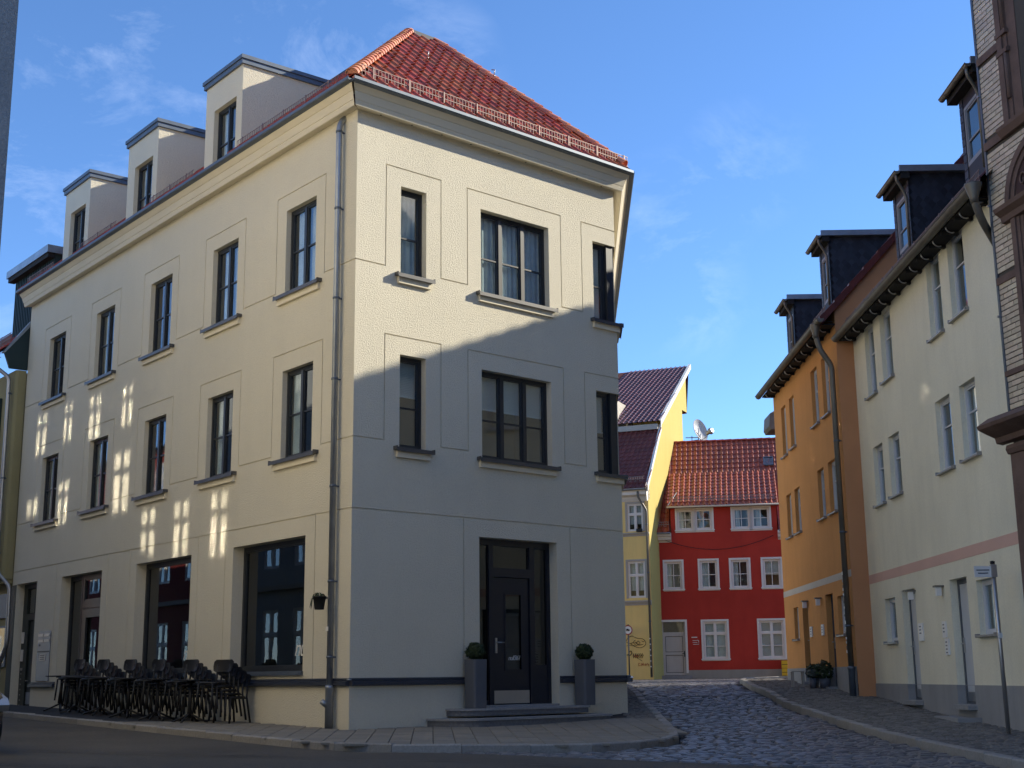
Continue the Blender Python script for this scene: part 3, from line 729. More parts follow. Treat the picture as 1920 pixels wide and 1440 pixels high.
text(door, FF, 'null361', .115, (3.52, y + .03, .30), M_whitew, .35, name='door_lettering', spacing=.85)
text(house, FL, 'null361', .40, (-2.10, .212, .40), M_white, .35, name='window_lettering', spacing=.85)
text(house, FL, 'null361', .40, (-6.40, .212, .40), M_white, .35, name='window_lettering', spacing=.85)
qq = MB(); X0, X1, Z0, Z1, Y0, Y1 = 2.5, 4.7, -.6, 2.5, .3, 3.0
qq.quad((X0, Y1, Z0), (X1, Y1, Z0), (X1, Y1, Z1), (X0, Y1, Z1)); qq.quad((X0, Y0, Z0), (X0, Y1, Z0), (X0, Y1, Z1), (X0, Y0, Z1)); qq.quad((X1, Y0, Z0), (X1, Y1, Z0), (X1, Y1, Z1), (X1, Y0, Z1)); qq.quad((X0, Y0, Z0), (X1, Y0, Z0), (X1, Y1, Z0), (X0, Y1, Z0)); qq.quad((X0, Y0, Z1), (X1, Y0, Z1), (X1, Y1, Z1), (X0, Y1, Z1))
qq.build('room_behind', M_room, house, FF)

def glow(name, col, st):
    m = bpy.data.materials.new(name); m.use_nodes = True; p = m.node_tree.nodes['Principled BSDF']; p.inputs['Base Color'].default_value = (*col, 1); p.inputs['Emission Color'].default_value = (*col, 1); p.inputs['Emission Strength'].default_value = st; MATS[name] = m; return m
nl = MB(); 
for k, (x, z) in enumerate(((-6.22, 1.13), (-6.30, 1.0), (-6.20, .90), (-6.32, .78), (-6.22, .66), (-6.30, .56))): nl.tube([(x - .06, .34, z + .05), (x + .02, .34, z), (x + .08, .34, z - .05)], .022, 6)
nl.build('lit_sign', glow('violet_tube_light', (.16, .08, .85), 1.6), house, FL)
# steps in front of the corner door: two treads with rounded left nosing
def tread(z, x0, x1, n, h):
    def outline(e, k):
        pts = [(x1 + e, 0.0), (x0 - e, 0.0)]
        for t in range(0, 9): a = R(90) * t / 8; pts.append((x0 - e + (1 - math.cos(a)) * .55 * 1.0, -(n + e) * math.sin(a)))
        for t in range(8, -1, -1): a = R(90) * t / 8; pts.append((x1 + e - (1 - math.cos(a)) * .16, -(n + e) * math.sin(a)))
        return pts[1:]
    s = MB().prism(outline(0, 0), z - h, z - .035, 'z').build('step_riser', material('step_riser_granite', (.15, .155, .165), .8, vary=.1, vscale=8, stain=.3), house, FF)
    MB().prism(outline(.025, 0), z - .035, z, 'z').build('step_tread', M_granite, s)
tread(-.645, 1.55, 5.15, .80, .35); tread(-.495, 1.95, 4.92, .47, .12)
MB().box(2.68, 4.53, .0, .30, -.52, -.46).build('door_threshold', M_granite, house, FF)

# downpipe at the corner with cleaning hatch
cp = pipe(house, FL, [(-.42, .12, 9.62), (-.42, -.04, 9.55), (-.42, -.105, 9.40), (-.42, -.105, -.14)], .052, collars=[(-.42, -.105, z) for z in (9.3, 7.9, 6.3, 4.9, 3.1, 1.55, .35)])
MB().lathe([(.066, -.78), (.066, -.15), (.072, -.14), (.072, -.11), (.060, -.09)], -.42, -.105, 18).build('standpipe', M_zinc, cp, FL)
MB().tube([(-.42, -.15, -.40), (-.45, -.23, -.33)], .045, 12).lathe([(.052, -.02), (.052, .01)], 0, 0, 4).build('cleaning_hatch', M_zinc, cp, FL)
MB().lathe([(.15, -.80), (.15, -.765)], -.42, -.105, 16).build('drain_ring', M_black, cp, FL)
MB().box(-.465, -.40, -.165, -.157, .76, .83).build('sticker', M_white, cp, FL)

# ---- roof
OV = .40; ZE = 9.95; ZR = 13.83; IN = 3.81
def dirs(a): return Vector((math.sin(R(a)), math.cos(R(a))))
DE = dirs(2.3); NE = Vector((DE.y, -DE.x))
def meet(p, d, q, e):
    t = ((q - p).x * e.y - (q - p).y * e.x) / (d.x * e.y - d.y * e.x); return p + d * t
def offset_corner(o):   # corners of the footprint pushed out (o>0) or in (o<0)
    a = meet(P0 + NL * o, UL, P0 + NF * o, UF); b = meet(P0 + NF * o, UF, P1 + NE * o, DE)
    return P0 + UL * 15.78 + NL * o, a, b, P1 + DE * 11.5 + NE * o
e0, e1, e2, e3 = offset_corner(OV - .03); r0, r1, r2, r3 = offset_corner(-IN)
v3 = lambda p, z: (p.x, p.y, z)
roof = MB().quad(v3(e0, ZE), v3(e1, ZE), v3(r1, ZR), v3(r0, ZR)).quad(v3(e1, ZE), v3(e2, ZE), v3(r2, ZR), v3(r1, ZR)).quad(v3(e2, ZE), v3(e3, ZE), v3(r3, ZR), v3(r2, ZR)).quad(v3(r0, ZR), v3(r1, ZR), v3(r2, ZR), v3(r3, ZR)).quad(v3(e3, ZE), v3(e0, ZE), v3(r0, ZR), v3(r3, ZR)).build('roof', M_underlay, house, Matrix())
# pantile: pan and roll with a lip
def pantile(w=.232, l=.385, t=.018, n=7):
    xs_ = [0, .05, .30, .55, .72, .80, .88, .95, 1.0]; zs_ = [.010, .0, -.004, .002, .022, .042, .046, .034, .012]
    m = MB(); A = [(x * w, 0, z + .026) for x, z in zip(xs_, zs_)]; B = [(x * w, l, z + .004) for x, z in zip(xs_, zs_)]; C = [(p[0], p[1] + .004, p[2] - .024) for p in A]
    i = len(m.v); m.v += A + B; k = len(A)
    for j in range(k - 1): m.f.append((i + j, i + j + 1, i + k + j + 1, i + k + j)); m.sm.append(True)
    i = len(m.v); m.v += A + C
    for j in range(k - 1): m.f.append((i + k + j, i + k + j + 1, i + j + 1, i + j)); m.sm.append(False)
    return m
TILE = pantile(); tile_me = TILE.mesh('roof_tile'); tile_me.materials.append(M_tile)
def tile_plane(A, B, C, D, root, cols_w=.232, rows_l=.335, single=0, mat=None, lift=.012, me=None, proto=None, edge=0.0, nm='roof_tile', skip=None):
    """tiles over the plane quad A(bottom left) B(bottom right) C(top right) D(top left)"""
    proto = proto or TILE; me = me or tile_me
    A, B, C, D = map(Vector, (A, B, C, D)); ex = (B - A).normalized(); nz = ex.cross(D - A).normalized(); ey = nz.cross(ex); nz_ = nz if nz.z > 0 else -nz
    if nz.z < 0: ey = -ey
    q = [((p - A).dot(ex), (p - A).dot(ey)) for p in (A, B, C, D)]; H = max(q[2][1], q[3][1])
    xa = min(p[0] for p in q); xb = max(p[0] for p in q); rows = int(H / rows_l); rows_l = H / (rows + .0); spots = []
    for r in range(rows):
        x = xa + (.0); yb = r * rows_l; ym = yb + rows_l * .5
        while x < xb:
            if inside(x + cols_w / 2, ym, q) and not (skip and skip(A + ex * (x + cols_w / 2) + ey * ym)): spots.append((x, yb))
            x += cols_w
    B4 = Matrix(((ex.x, ey.x, nz_.x, A.x), (ex.y, ey.y, nz_.y, A.y), (ex.z, ey.z, nz_.z, A.z), (0, 0, 0, 1)))
    jm = MB()
    spots = [(B4 @ Matrix.Translation((x, y - .03, lift + random.uniform(-.002, .003))) @ Matrix.Rotation(random.uniform(-.012, .012), 4, 'Z')) for x, y in spots]
    spots.sort(key=lambda M_: M_.translation.length)
    for k, M_ in enumerate(spots):
        if k < single: add(nm, me, None, root, M_)
        else:
            i = len(jm.v); jm.v += [tuple(M_ @ Vector(v)) for v in proto.v]; jm.f += [tuple(i + t for t in f) for f in proto.f]; jm.sm += proto.sm
    if jm.v: tag(jm.build(nm + 's', mat, root, Matrix()), kind='stuff')
M_tilej = by_island('red_clay_tile_joined', (.36, .055, .026), .22, rough=.5, vary=.1, vscale=9, spec=.4)
tile_plane(v3(e1, ZE), v3(e2, ZE), v3(r2, ZR), v3(r1, ZR), roof, cols_w=.247, rows_l=.355, single=300, mat=M_tilej)
FLi = FL.inverted()
def under_dormer(p):
    q = FLi @ p; return any(a - .12 < q.x < b + .12 and q.y < 2.3 for a, b in ((-5.90, -4.30), (-9.86, -8.25), (-13.74, -12.13)))
tile_plane(v3(e0, ZE), v3(e1, ZE), v3(r1, ZR), v3(r0, ZR), roof, mat=M_tilej, skip=under_dormer)
tile_plane(v3(e2, ZE), v3(e3, ZE), v3(r3, ZR), v3(r2, ZR), roof, mat=M_tilej)
# hip tiles: overlapping tapered half-rounds
def hip_tile(r0=.115, r1=.09, l=.40):
    m = MB(); n = 10; a = []; b = []
    for k in range(n + 1):
        t = math.pi * (k / n); a.append((0, r0 * math.cos(t), r0 * math.sin(t) * .92 - .02)); b.append((l, r1 * math.cos(t), r1 * math.sin(t) * .92 - .03))
    c = [(0, p[1] * .87, (p[2] + .02) * .87 - .02) for p in a]; i = len(m.v); m.v += a + b
    for k in range(n): m.f.append((i + k, i + k + 1, i + n + 2 + k, i + n + 1 + k)); m.sm.append(True)
    i = len(m.v); m.v += a + c
    for k in range(n): m.f.append((i + n + 1 + k, i + n + 2 + k, i + k + 1, i + k)); m.sm.append(False)
    i = len(m.v); m.v += [(0.02, *p[1:]) for p in c] ; m.f.append(tuple(range(i, i + n + 1))); m.sm.append(False)
    return m
hip_me = hip_tile().mesh('hip_tile'); hip_me.materials.append(M_ridge)
def hip_line(A, B, root, step=.27, me=None, nm='hip_tile', lift=.05):
    A, B = Vector(A), Vector(B); d = (B - A); L = d.length; d.normalize(); s = d.cross(Vector((0, 0, 1))).normalized(); n = s.cross(d).normalized(); k = 0
    if n.z < 0: n = -n; s = -s
    while k * step < L - .1:
        p = A + d * (k * step) + n * (lift + random.uniform(-.003, .003))
        add(nm, me or hip_me, None, root, Matrix(((d.x, -s.x, n.x, p.x), (d.y, -s.y, n.y, p.y), (d.z, -s.z, n.z, p.z), (0, 0, 0, 1)))); k += 1
hip_line(v3(e1, ZE + .03), v3(r1, ZR), roof, .255); hip_line(tuple(Vector(v3(e2, ZE + .03)).lerp(Vector(v3(r2, ZR)), .035)), v3(r2, ZR), roof, .27); 
# zinc edge of the flat top
m = MB(); 
for a, b in ((r0, r1), (r1, r2), (r2, r3)):
    d = (b - a).normalized(); Mx = Matrix(((d.x, -d.y, 0, a.x), (d.y, d.x, 0, a.y), (0, 0, 1, 0), (0, 0, 0, 1))); m.box(0, (b - a).length, -.08, .06, ZR - .03, ZR + .07, Mx)
m.build('roof_edge_flashing', M_anthra, roof, Matrix())
# snow guards
snow_guard(house, FF, -.05, 6.55, -.18, 10.16, h=.2, step=.07, tilt=.0, posts=.78, rod=.0055)
for a, b in ((-4.1, -.35), (-8.15, -6.0), (-12.05, -9.95), (-15.7, -13.85)): snow_guard(house, FL, a, b, -.18, 10.13, h=.2, step=.07, posts=.8, rod=.005)
for x, y_, z in ((2.9, 1.9, 12.15), (5.0, 2.3, 12.55)): MB().box(x, x + .03, y_ - .12, y_ + .05, z, z + .02).tube([(x, y_ - .12, z), (x, y_ - .15, z + .12), (x, y_ - .05, z + .16)], .012, 6).build('roof_hook', M_steel, roof, FF)

# box dormers above the left front
for k, (a, b) in enumerate(((-5.90, -4.30), (-9.86, -8.25), (-13.74, -12.13))):
    dm = MB(); top = 12.10; back = 2.45
    x0, x1 = a, b; wx0, wx1 = b - 1.22, b - .25; 
    front = relief_wall(x0, x1, 9.93, top, [(wx0, wx1, 9.95, 11.50, .16)], [])
    dm.v, dm.f, dm.sm = front.v, front.f, front.sm
    for x in (x0, x1): dm.quad((x, 0, 9.93), (x, back, 9.93), (x, back, top), (x, 0, top))
    d = dm.build('dormer', M_plaster, house, FL @ Matrix.Translation((0, .0, 0)))
    MB().box(x0 - .05, x1 + .05, -.05, back, top, top + .10).box(x0 - .075, x1 + .075, -.075, back, top + .10, top + .18).build('dormer_roof', M_zincd, d)
    w = window(d, FL, wx0, wx1, 9.95, 11.50, .10, 2, (10.72,), fw=.045, mw=.06, room=1.0, rm=.15, curtain=('sheer', wx0 + .08, wx1 - .12, 9.98, 11.45), name='dormer_window')

# ------------------------------------------------------------------ row houses on the right
M_cream2 = material('pale_green_cream_render', (.80, .75, .58), .92, vary=.07, vscale=.6, bump=.55, bscale=70, spec=.15, streak=.06, stain=.10)
M_orange = material('orange_render', (.62, .30, .105), .92, vary=.07, vscale=.7, bump=.55, bscale=70, spec=.15, streak=.06, stain=.10)
M_orange_side = material('brownish_orange_render', (.52, .26, .13), .92, vary=.08, vscale=.7, bump=.4, bscale=70, spec=.15)  # browner, duller orange than the front wall
M_plinth = material('grey_plinth_render', (.30, .30, .30), .9, vary=.10, vscale=.9, bump=.4, bscale=70, spec=.2, streak=.12)
M_pinkband = material('pink_band_paint', (.64, .41, .33), .9, vary=.05, bump=.3)
M_greyband = material('grey_band_paint', (.52, .48, .42), .9, vary=.05, bump=.3)
M_upvc = material('white_window_frame', (.55, .56, .58), .45, vary=.03, spec=.45)
M_upvcg = material('grey_window_frame', (.24, .25, .27), .5, vary=.04)
M_doorl = material('pale_grey_door_leaf', (.50, .52, .54), .5, vary=.04)
M_doorf = material('slate_grey_door_frame', (.085, .095, .11), .5, vary=.05)
M_bronze = material('weathered_zinc_gutter', (.17, .155, .13), .5, .55, vary=.2, vscale=2)
M_slate = by_island('slate_cladding', (.018, .021, .032), .45, rough=.55, vary=.15, spec=.45)
M_soffit = material('dark_soffit_board', (.018, .017, .017), .85, vary=.1)
M_darktile = by_island('dark_red_verge_tile', (.10, .022, .016), .25, rough=.45, vary=.1)

def slates(m, poly, size=.2, axis='x', pos=0.0, out=-1):
    """diamond slates over an outline lying on x = pos; outline in (y, z)"""
    ys = [p[0] for p in poly]; zs = [p[1] for p in poly]; j = 0; z = min(zs)
    while z < max(zs) + size:
        y = min(ys) - (size * .5 if j % 2 else 0)
        while y < max(ys) + size:
            c = (y + size / 2, z + size / 2)
            if inside(c[0], c[1], poly) and c[0] > min(ys) + size * .48 and c[1] > min(zs) + size * .5:
                t = random.uniform(.002, .008) * out
                p = [(c[0], c[1] - size * .72), (c[0] + size * .5, c[1]), (c[0], c[1] + size * .5), (c[0] - size * .5, c[1])]
                if axis == 'x': m.quad((pos + t * 2, *p[0]), (pos + t, *p[1]), (pos, *p[2]), (pos + t, *p[3]))
                else: m.quad((p[0][0], pos + t * 2, p[0][1]), (p[1][0], pos + t, p[1][1]), (p[2][0], pos, p[2][1]), (p[3][0], pos + t, p[3][1]))
            y += size
        z += size * .5; j += 1

def slate_dormer(house_, M, x0, x1, y0, z0, z1, roofz, slope, over=.20):
    """slate clad dormer: window front, cheeks running back to the roof, flat sheet roof with its own little gutter and pipe"""
    back = y0 + (z1 - (roofz + slope * (y0 + .33))) / slope
    d = MB(); zf = roofz + slope * (y0 + .33) - .15
    for x in (x0, x1): d.quad((x, y0, zf), (x, back, z1), (x, y0, z1))
    wx0, wx1 = x0 + .16, x1 - .12; wz0, wz1 = z0, z1 - .32
    d.box(x0, wx0, y0, y0 + .05, zf, z1).box(wx1, x1, y0, y0 + .05, zf, z1).box(wx0, wx1, y0, y0 + .05, wz1, z1).box(wx0, wx1, y0, y0 + .05, zf, wz0)
    o = d.build('slate_dormer', material('slate_backing', (.014, .016, .024), .6), house_, M)
    s = MB(); slates(s, [(y0, zf + .1), (back, z1), (y0, z1)], .17, 'x', x1 + .006, 1); slates(s, [(y0, zf + .1), (back, z1), (y0, z1)], .17, 'x', x0 - .006, -1)
    z = zf
    while z < z1 - .15: s.box(x0 - .004, wx0, y0 - .014, y0 - .002, z, z + .13); s.box(wx1, x1 + .004, y0 - .014, y0 - .002, z, z + .13); z += .145
    tag(s.build('slate', M_slate, o), kind='stuff')
    window(o, M, wx0, wx1, wz0, wz1, y0 + .0, 1, ((wz0 + wz1) / 2 - .1,), fw=.06, fmat=M_upvcg, room=.5, rm=.04, name='dormer_window')
    MB().box(x0 - .15, x1 + .15, y0 - over, back + .3, z1 + .0, z1 + .05).box(x1 + .10, x1 + .15, y0 - over, back + .3, z1 + .05, z1 + .13).box(x0 - .15, x0 - .10, y0 - over, back + .3, z1 + .05, z1 + .13).build('dormer_roof', M_zinc, o)
    MB().box(x0 - .12, x1 + .12, y0 - over + .02, y0, z1 - .13, z1 - .001).build('soffit', M_soffit, o)
    gutter(o, M, x0 - .16, x1 + .16, y0 - over - .05, z1 + .0, .055, M_bronze, .5)
    pipe(o, M, [(x1 + .06, y0 - over - .05, z1 - .03), (x1 + .06, y0 - over - .05, z1 - .15), (x1 - .03, y0 - .06, z1 - .42), (x1 - .03, y0 - .06, zf + .25)], .03, M_bronze)
    return o

def row_house(name, label, M, xa, xb, wallm, windows, lower, doors, zband, bandm, zplinth, zg, ztop, zeave, over, pitch, zridge_x, gut=(None, None), base=-1.3):
    """M: origin on the wall line, x to the right seen from the street; xa..xb extent"""
    h = thing(name, label, 'building', M)
    slope = math.tan(R(pitch)); rev = .15
    holes = [(a, b, c, d, rev) for a, b, c, d in windows + lower] + [(a, b, c, d, .17) for a, b, c, d in doors]
    relief_wall(xa, xb, zplinth, ztop, [q if q[2] > zplinth else (q[0], q[1], zplinth, q[3], q[4]) for q in holes], []).build('wall', wallm, h)
    ph = [(a, b, max(c, base), min(d, zplinth), .17) for a, b, c, d in doors]
    pl = relief_wall(xa, xb, base, zplinth, ph, []); pl.v = [(x, y - .012, z) for x, y, z in pl.v]
    pl.box(xa, xb, -.012, .0, zplinth, zplinth + .006); pl.build('plinth', M_plinth, h)
    # painted band between ground floor and first floor
    MB().box(xa, xb, -.004, .001, zband[0], zband[1]).build('painted_band', bandm, h)
    depth = zridge_x
    m = MB(); ze = zeave; zr = zeave + slope * (over + depth)
    for x in (xa, xb): m.quad((x, 0, base), (x, depth * 2, base), (x, depth * 2, ze), (x, depth, zr - .03), (x, 0, ze + slope * over - .03))
    m.quad((xa, depth * 2, base), (xb, depth * 2, base), (xb, depth * 2, ze), (xa, depth * 2, ze)); m.build('wall', wallm if 'orange' not in name else M_orange_side, h)
    r = MB().quad((xa, -over, ze), (xb + (.5 if 'cream' in name else 0), -over, ze), (xb + (.5 if 'cream' in name else 0), 0.02, ze + slope * (over + .02)), (xa, 0.02, ze + slope * (over + .02))).quad((xa, 0.02, ze + slope * (over + .02)), (xb, 0.02, ze + slope * (over + .02)), (xb, depth, zr), (xa, depth, zr)).quad((xa, depth, zr), (xb, depth, zr), (xb, depth * 2 + over, ze), (xa, depth * 2 + over, ze))
    r.quad((xa, -over, ze - .04), (xb, -over, ze - .04), (xb, 0, ze + slope * over - .06), (xa, 0, ze + slope * over - .06))
    roof_ = r.build('roof', M_underlay, h)
    tile_plane(tuple(M @ Vector((xa, -over, ze))), tuple(M @ Vector((xb, -over, ze))), tuple(M @ Vector((xb, depth, zr))), tuple(M @ Vector((xa, depth, zr))), roof_, mat=M_darktile)
    # boarded soffit, rafter ends and gutter with its hooks
    so = MB().box(xa, xb, -over + .02, -.002, ze - .07, ze - .045).build('soffit', M_soffit, h)
    g0, g1 = gut[0] if gut[0] is not None else xa, gut[1] if gut[1] is not None else xb
    gutter(h, M, g0, g1, -over - .06, ze + .0, .085, M_bronze, .72)
    x = xa + .3
    while x < xb:
        MB().box(x - .045, x + .045, -over + .03, -.01, ze - .13, ze - .072).build('rafter_end', M_soffit, so)
        pts = [(x + .3, -over + .02 + .10 * (1 - math.cos(a)), ze - .09 - .10 * math.sin(a)) for a in [math.pi * k / 8 for k in range(6)]]
        MB().tube(pts, .012, 6).build('gutter_bracket', M_steel, so); x += .72
    for k, (a, b, c, d) in enumerate(windows + lower):
        window(h, M, a, b, c, d, .09, 1, (c + (d - c) * .62,) if (d - c) > 1.0 else (), fw=.06, fmat=M_upvc, room=.9, curtain=('sheer', a + .1, b - .1, c + .05, d - .05) if k % 3 != 1 else None, side_gap=.02)
        MB().box(a - .0, b + .0, -.004, .09, c - .01, c + .003).box(a - .035, b + .035, -.075, -.001, c - .035, c - .008).box(a - .04, a - .02, -.08, -.001, c - .04, c + .02).box(b + .02, b + .04, -.08, -.001, c - .04, c + .02).build('window_sill', material('light_metal_sill', (.30, .29, .28), .4, .5), h)
    return h, roof_, slope, zr

def grey_door(h, M, x0, x1, z0, z1, side=1, leafm=None, framem=None):
    """recessed door; side=1: hinges right, four square lights near the lock side"""
    framem = framem or M_doorf; leafm = leafm or M_doorl
    d = MB().box(x0, x0 + .07, .13, .20, z0, z1).box(x1 - .07, x1, .13, .20, z0, z1).box(x0 + .07, x1 - .07, .13, .20, z1 - .08, z1).box(x0 + .07, x1 - .07, .13, .20, z0, z0 + .04).build('house_door', framem, h)
    MB().box(x0 + .075, x1 - .075, .145, .19, z0 + .045, z1 - .085).build('door_leaf', leafm, d)
    for k in range(4):
        c = z1 - .42 - k * .37; a = x1 - .36 if side == 1 else x0 + .14
        f = MB().box(a - .02, a + .22, .135, .146, c - .13, c + .13).build('light_frame', framem, d); MB().box(a, a + .20, .131, .134, c - .11, c + .11).build('pane', M_glass, f)
    MB().box(x0 + .075, x1 - .075, .137, .145, z0 + .05, z0 + .20).build('kick_plate', M_zinc, d)
    hx = x0 + .12 if side == 1 else x1 - .12
    MB().box(hx - .02, hx + .02, .125, .145, z0 + .85, z0 + 1.1).tube([(hx, .13, z0 + 1.0), (hx, .08, z0 + 1.0), (hx + .11 * side, .08, z0 + 1.0)], .011, 8).build('handle', M_steel, d)
    return d
def sign_plate(h, M, x, z0, z1, w=.19, rows=3):
    p = MB().box(x - w / 2, x + w / 2, -.03, -.002, z0, z1).build('name_plate', M_white, h)
    for k in range(rows): MB().box(x - w * .25, x + w * .2, -.033, -.0305, z1 - .07 - k * .06, z1 - .05 - k * .06).build('plate_line', M_doorf, p)
def wall_lamp(h, M, x, z):
    l = MB().box(x - .07, x + .07, -.16, -.001, z, z + .03).build('wall_lamp', M_bronze, h); MB().box(x - .04, x + .04, -.13, -.04, z - .15, z).build('lamp_glass', M_white, l)

# cream house (nearer)
FC = frame(7.5, 20, th_deg=180.6)
cw = [(-3.28, -2.52, 5.82, 7.30), (-2.03, -1.21, 5.85, 7.30), (-7.86, -7.12, 5.71, 7.20), (-6.60, -5.80, 5.77, 7.20), (-3.37, -2.54, 3.43, 4.70), (-2.02, -1.20, 3.44, 4.70), (-7.80, -7.05, 3.40, 4.63), (-6.57, -5.79, 3.43, 4.64)]
cl = [(-7.69, -6.92, .61, 1.48), (-1.97, -1.14, .585, 1.46)]; cd = [(-6.40, -5.50, -.50, 1.57), (-3.36, -2.44, -.52, 1.565)]
ch, croof, cs, czr = row_house('cream_row_house', 'pale cream row house with a pink band and grey framed windows', FC, -8.86, .25, M_cream2, cw, cl, cd, (1.86, 2.045), M_pinkband, -.21, 0, 7.62, 7.29, .33, 46, 5.6, gut=(None, .78))
for a, b, c, d in cd: grey_door(ch, FC, a, b, c, d)
for x, c in ((-6.40, -.50), (-3.36, -.52)):
    MB().box(x + .02, x + .98, -.16, .17, c - .08, c - .005).build('door_sill', M_granite, ch)
    MB().box(x - .15, x + 1.15, -.40, -.013, -1.2, c - .20).build('doorstep', M_plinth, ch)
sign_plate(ch, FC, -5.22, .58, .90, .26); sign_plate(ch, FC, -3.79, .60, .88, .2); sign_plate(ch, FC, -3.70, .30, .58, .2, 4); wall_lamp(ch, FC, -3.75, 1.47); wall_lamp(ch, FC, -5.5, 1.50)
snow_guard(ch, FC, -8.6, .4, -.20, 7.46, h=.17, step=.065, posts=.75, rod=.006)
for a, b, z1 in ((-5.98, -4.88, 9.62), (-1.62, -.5, 9.78)): slate_dormer(ch, FC, a, b, .3, z1 - 1.38, z1, 7.29, cs)
pipe(ch, FC, [(.70, -.42, 7.26), (.70, -.42, 7.02), (.62, -.30, 6.72), (.12, .10, 6.42)], .06, M_bronze)
MB().lathe([(.062, 6.98), (.065, 7.06), (.13, 7.26), (.13, 7.29)], .70, -.42, 16).build('rainwater_hopper', M_bronze, ch)

# orange house (farther)
FO = frame(7.22, 28.85, th_deg=180.9)
ow = [(-2.90, -2.18, 5.81, 7.18), (-1.67, -.97, 5.82, 7.19), (-6.95, -6.29, 5.72, 7.08), (-5.77, -5.11, 5.76, 7.10), (-2.80, -2.08, 3.56, 4.73), (-1.60, -.86, 3.56, 4.74), (-6.86, -6.20, 3.54, 4.68), (-5.72, -5.01, 3.54, 4.69)]
ol = [(-6.70, -6.08, .88, 1.70), (-1.49, -.785, .84, 1.695)]; od = [(-5.53, -4.85, -.17, 1.805), (-2.74, -1.95, -.28, 1.80)]
oh, oroof, os_, ozr = row_house('orange_row_house', 'orange row house with a grey band and slate dormers', FO, -8.0, .0, M_orange, ow, ol, od, (2.04, 2.19), M_greyband, .145, 0, 8.0, 7.68, .33, 47.5, 4.9, gut=(-8.15, .30))
for a, b, c, d in od: grey_door(oh, FO, a, b, c, d, leafm=material('dim_grey_door', (.10, .09, .085), .5))
for x, c in ((-5.53, -.17), (-2.74, -.28)): MB().box(x - .05, x + .8, -.22, .17, c - .25, c - .005).build('doorstep', M_granite, oh)
sign_plate(oh, FO, -4.50, .89, 1.14, .24); sign_plate(oh, FO, -3.16, .89, 1.14, .24); wall_lamp(oh, FO, -3.2, 1.74); wall_lamp(oh, FO, -4.8, 1.76)
snow_guard(oh, FO, -1.3, .0, -.20, 7.84, h=.2, step=.065, posts=.8); snow_guard(oh, FO, -5.8, -2.5, -.20, 7.84, h=.17, step=.07, posts=.8)
for a, b, z1 in ((-6.95, -5.90, 9.85), (-2.42, -1.40, 10.12)): slate_dormer(oh, FO, a, b, .3, z1 - 1.45, z1, 7.68, os_)
# verge of the gable toward the camera and its gable wall (slightly proud tile edge)
vm = MB(); L = 4.9 + .33
for k in range(15):
    f0, f1 = k / 15, (k + 1) / 15; y0, y1 = -.33 + L * f0, -.33 + L * f1; z0_, z1_ = 7.68 + os_ * L * f0, 7.68 + os_ * L * f1
    vm.prism([(y0, z0_ - .10), (y1, z1_ - .10), (y1, z1_ + .07), (y0 - .03, z0_ + .09)], -.05, .12, 'x')
vm.build('verge_tiles', M_darktile, oroof)
pipe(oh, FO, [(-.10, -.42, 7.62), (-.10, -.42, 7.36), (-.10, -.34, 7.05), (-.12, -.11, 6.70), (-.12, -.10, .15)], .062, M_bronze, collars=[(-.12, -.10, z) for z in (5.0, 3.0, 1.0)])
MB().lathe([(.07, -.75), (.07, .08), (.085, .10), (.085, .14), (.06, .16)], -.12, -.10, 14).build('standpipe', M_zincd, oh)
MB().lathe([(.062, 7.32), (.07, 7.4), (.12, 7.62), (.12, 7.65)], -.10, -.42, 16).build('rainwater_hopper', M_bronze, oh)
# stickers on the pipe
for k in range(16): z = .4 + k * .11 + random.uniform(-.03, .03); MB().box(-.165, -.165 + random.uniform(.03, .09), -.168, -.163, z, z + random.uniform(.03, .08)).build('sticker', [M_white, M_doorf, M_zinc][k % 3], oh)

# ------------------------------------------------------------------ brick house at the right edge
FB = frame(7.356, 19.41, th_deg=170.5)
M_brick = per_object('buff_glazed_brick', (.56, .46, .34), .16, .01, rough=.45, vary=.08, vscale=7, spec=.4)
M_brickj = by_island('buff_glazed_brick_joined', (.56, .46, .34), .18, rough=.45, vary=.08, vscale=7, spec=.4)
M_mortar = material('dark_mortar', (.085, .072, .06), .95, vary=.1)
M_sandst = material('brown_sandstone', (.155, .100, .080), .8, vary=.18, vscale=3, bump=.4, bscale=40, stain=.15, spec=.25)
bh = thing('brick_house', 'tall buff brick house with brown sandstone bands and arched window', 'building', FB)
bw = MB().box(0, 15, .012, 10, -1.8, 12.4); bwall = bw.build('wall', M_mortar, bh)
# openings are modelled as recessed stone-framed bays that interrupt the bricks
def brick_free(x, z):
    for z0, z1 in ((9.25, 9.37), (7.84, 7.97), (5.69, 5.80), (4.28, 4.36), (3.30, 3.66), (12.4, 12.6)):
        if z0 - .03 < z < z1 + .03: return False
    if x > .66 and 7.95 < z < 10.9: return False
    if x > .42 and 6.56 < z < 6.80: return False
    if x > .55 and z < 6.6: return False
    if x > .46 and 6.7 < z < 7.62 and ((x - 1.5) / 1.02) ** 2 + ((z - 6.7) / .92) ** 2 < 1: return False
    if z < 3.66 : return False
    return True
spots = []; z = 3.70; j = 0
while z < 11.6:
    x = .02 - (.125 if j % 2 else 0)
    while x < 1.9:
        a, b = max(x, .02), x + .238
        if b - a > .05 and brick_free((a + b) / 2, z + .035) and brick_free(a + .01, z + .035) : spots.append((a, b, z))
        x += .25
    z += .0835; j += 1
spots.sort(key=lambda q: (q[0] > 1.35, abs(q[2] - 7.2)))
jm = MB(); bcache = {}
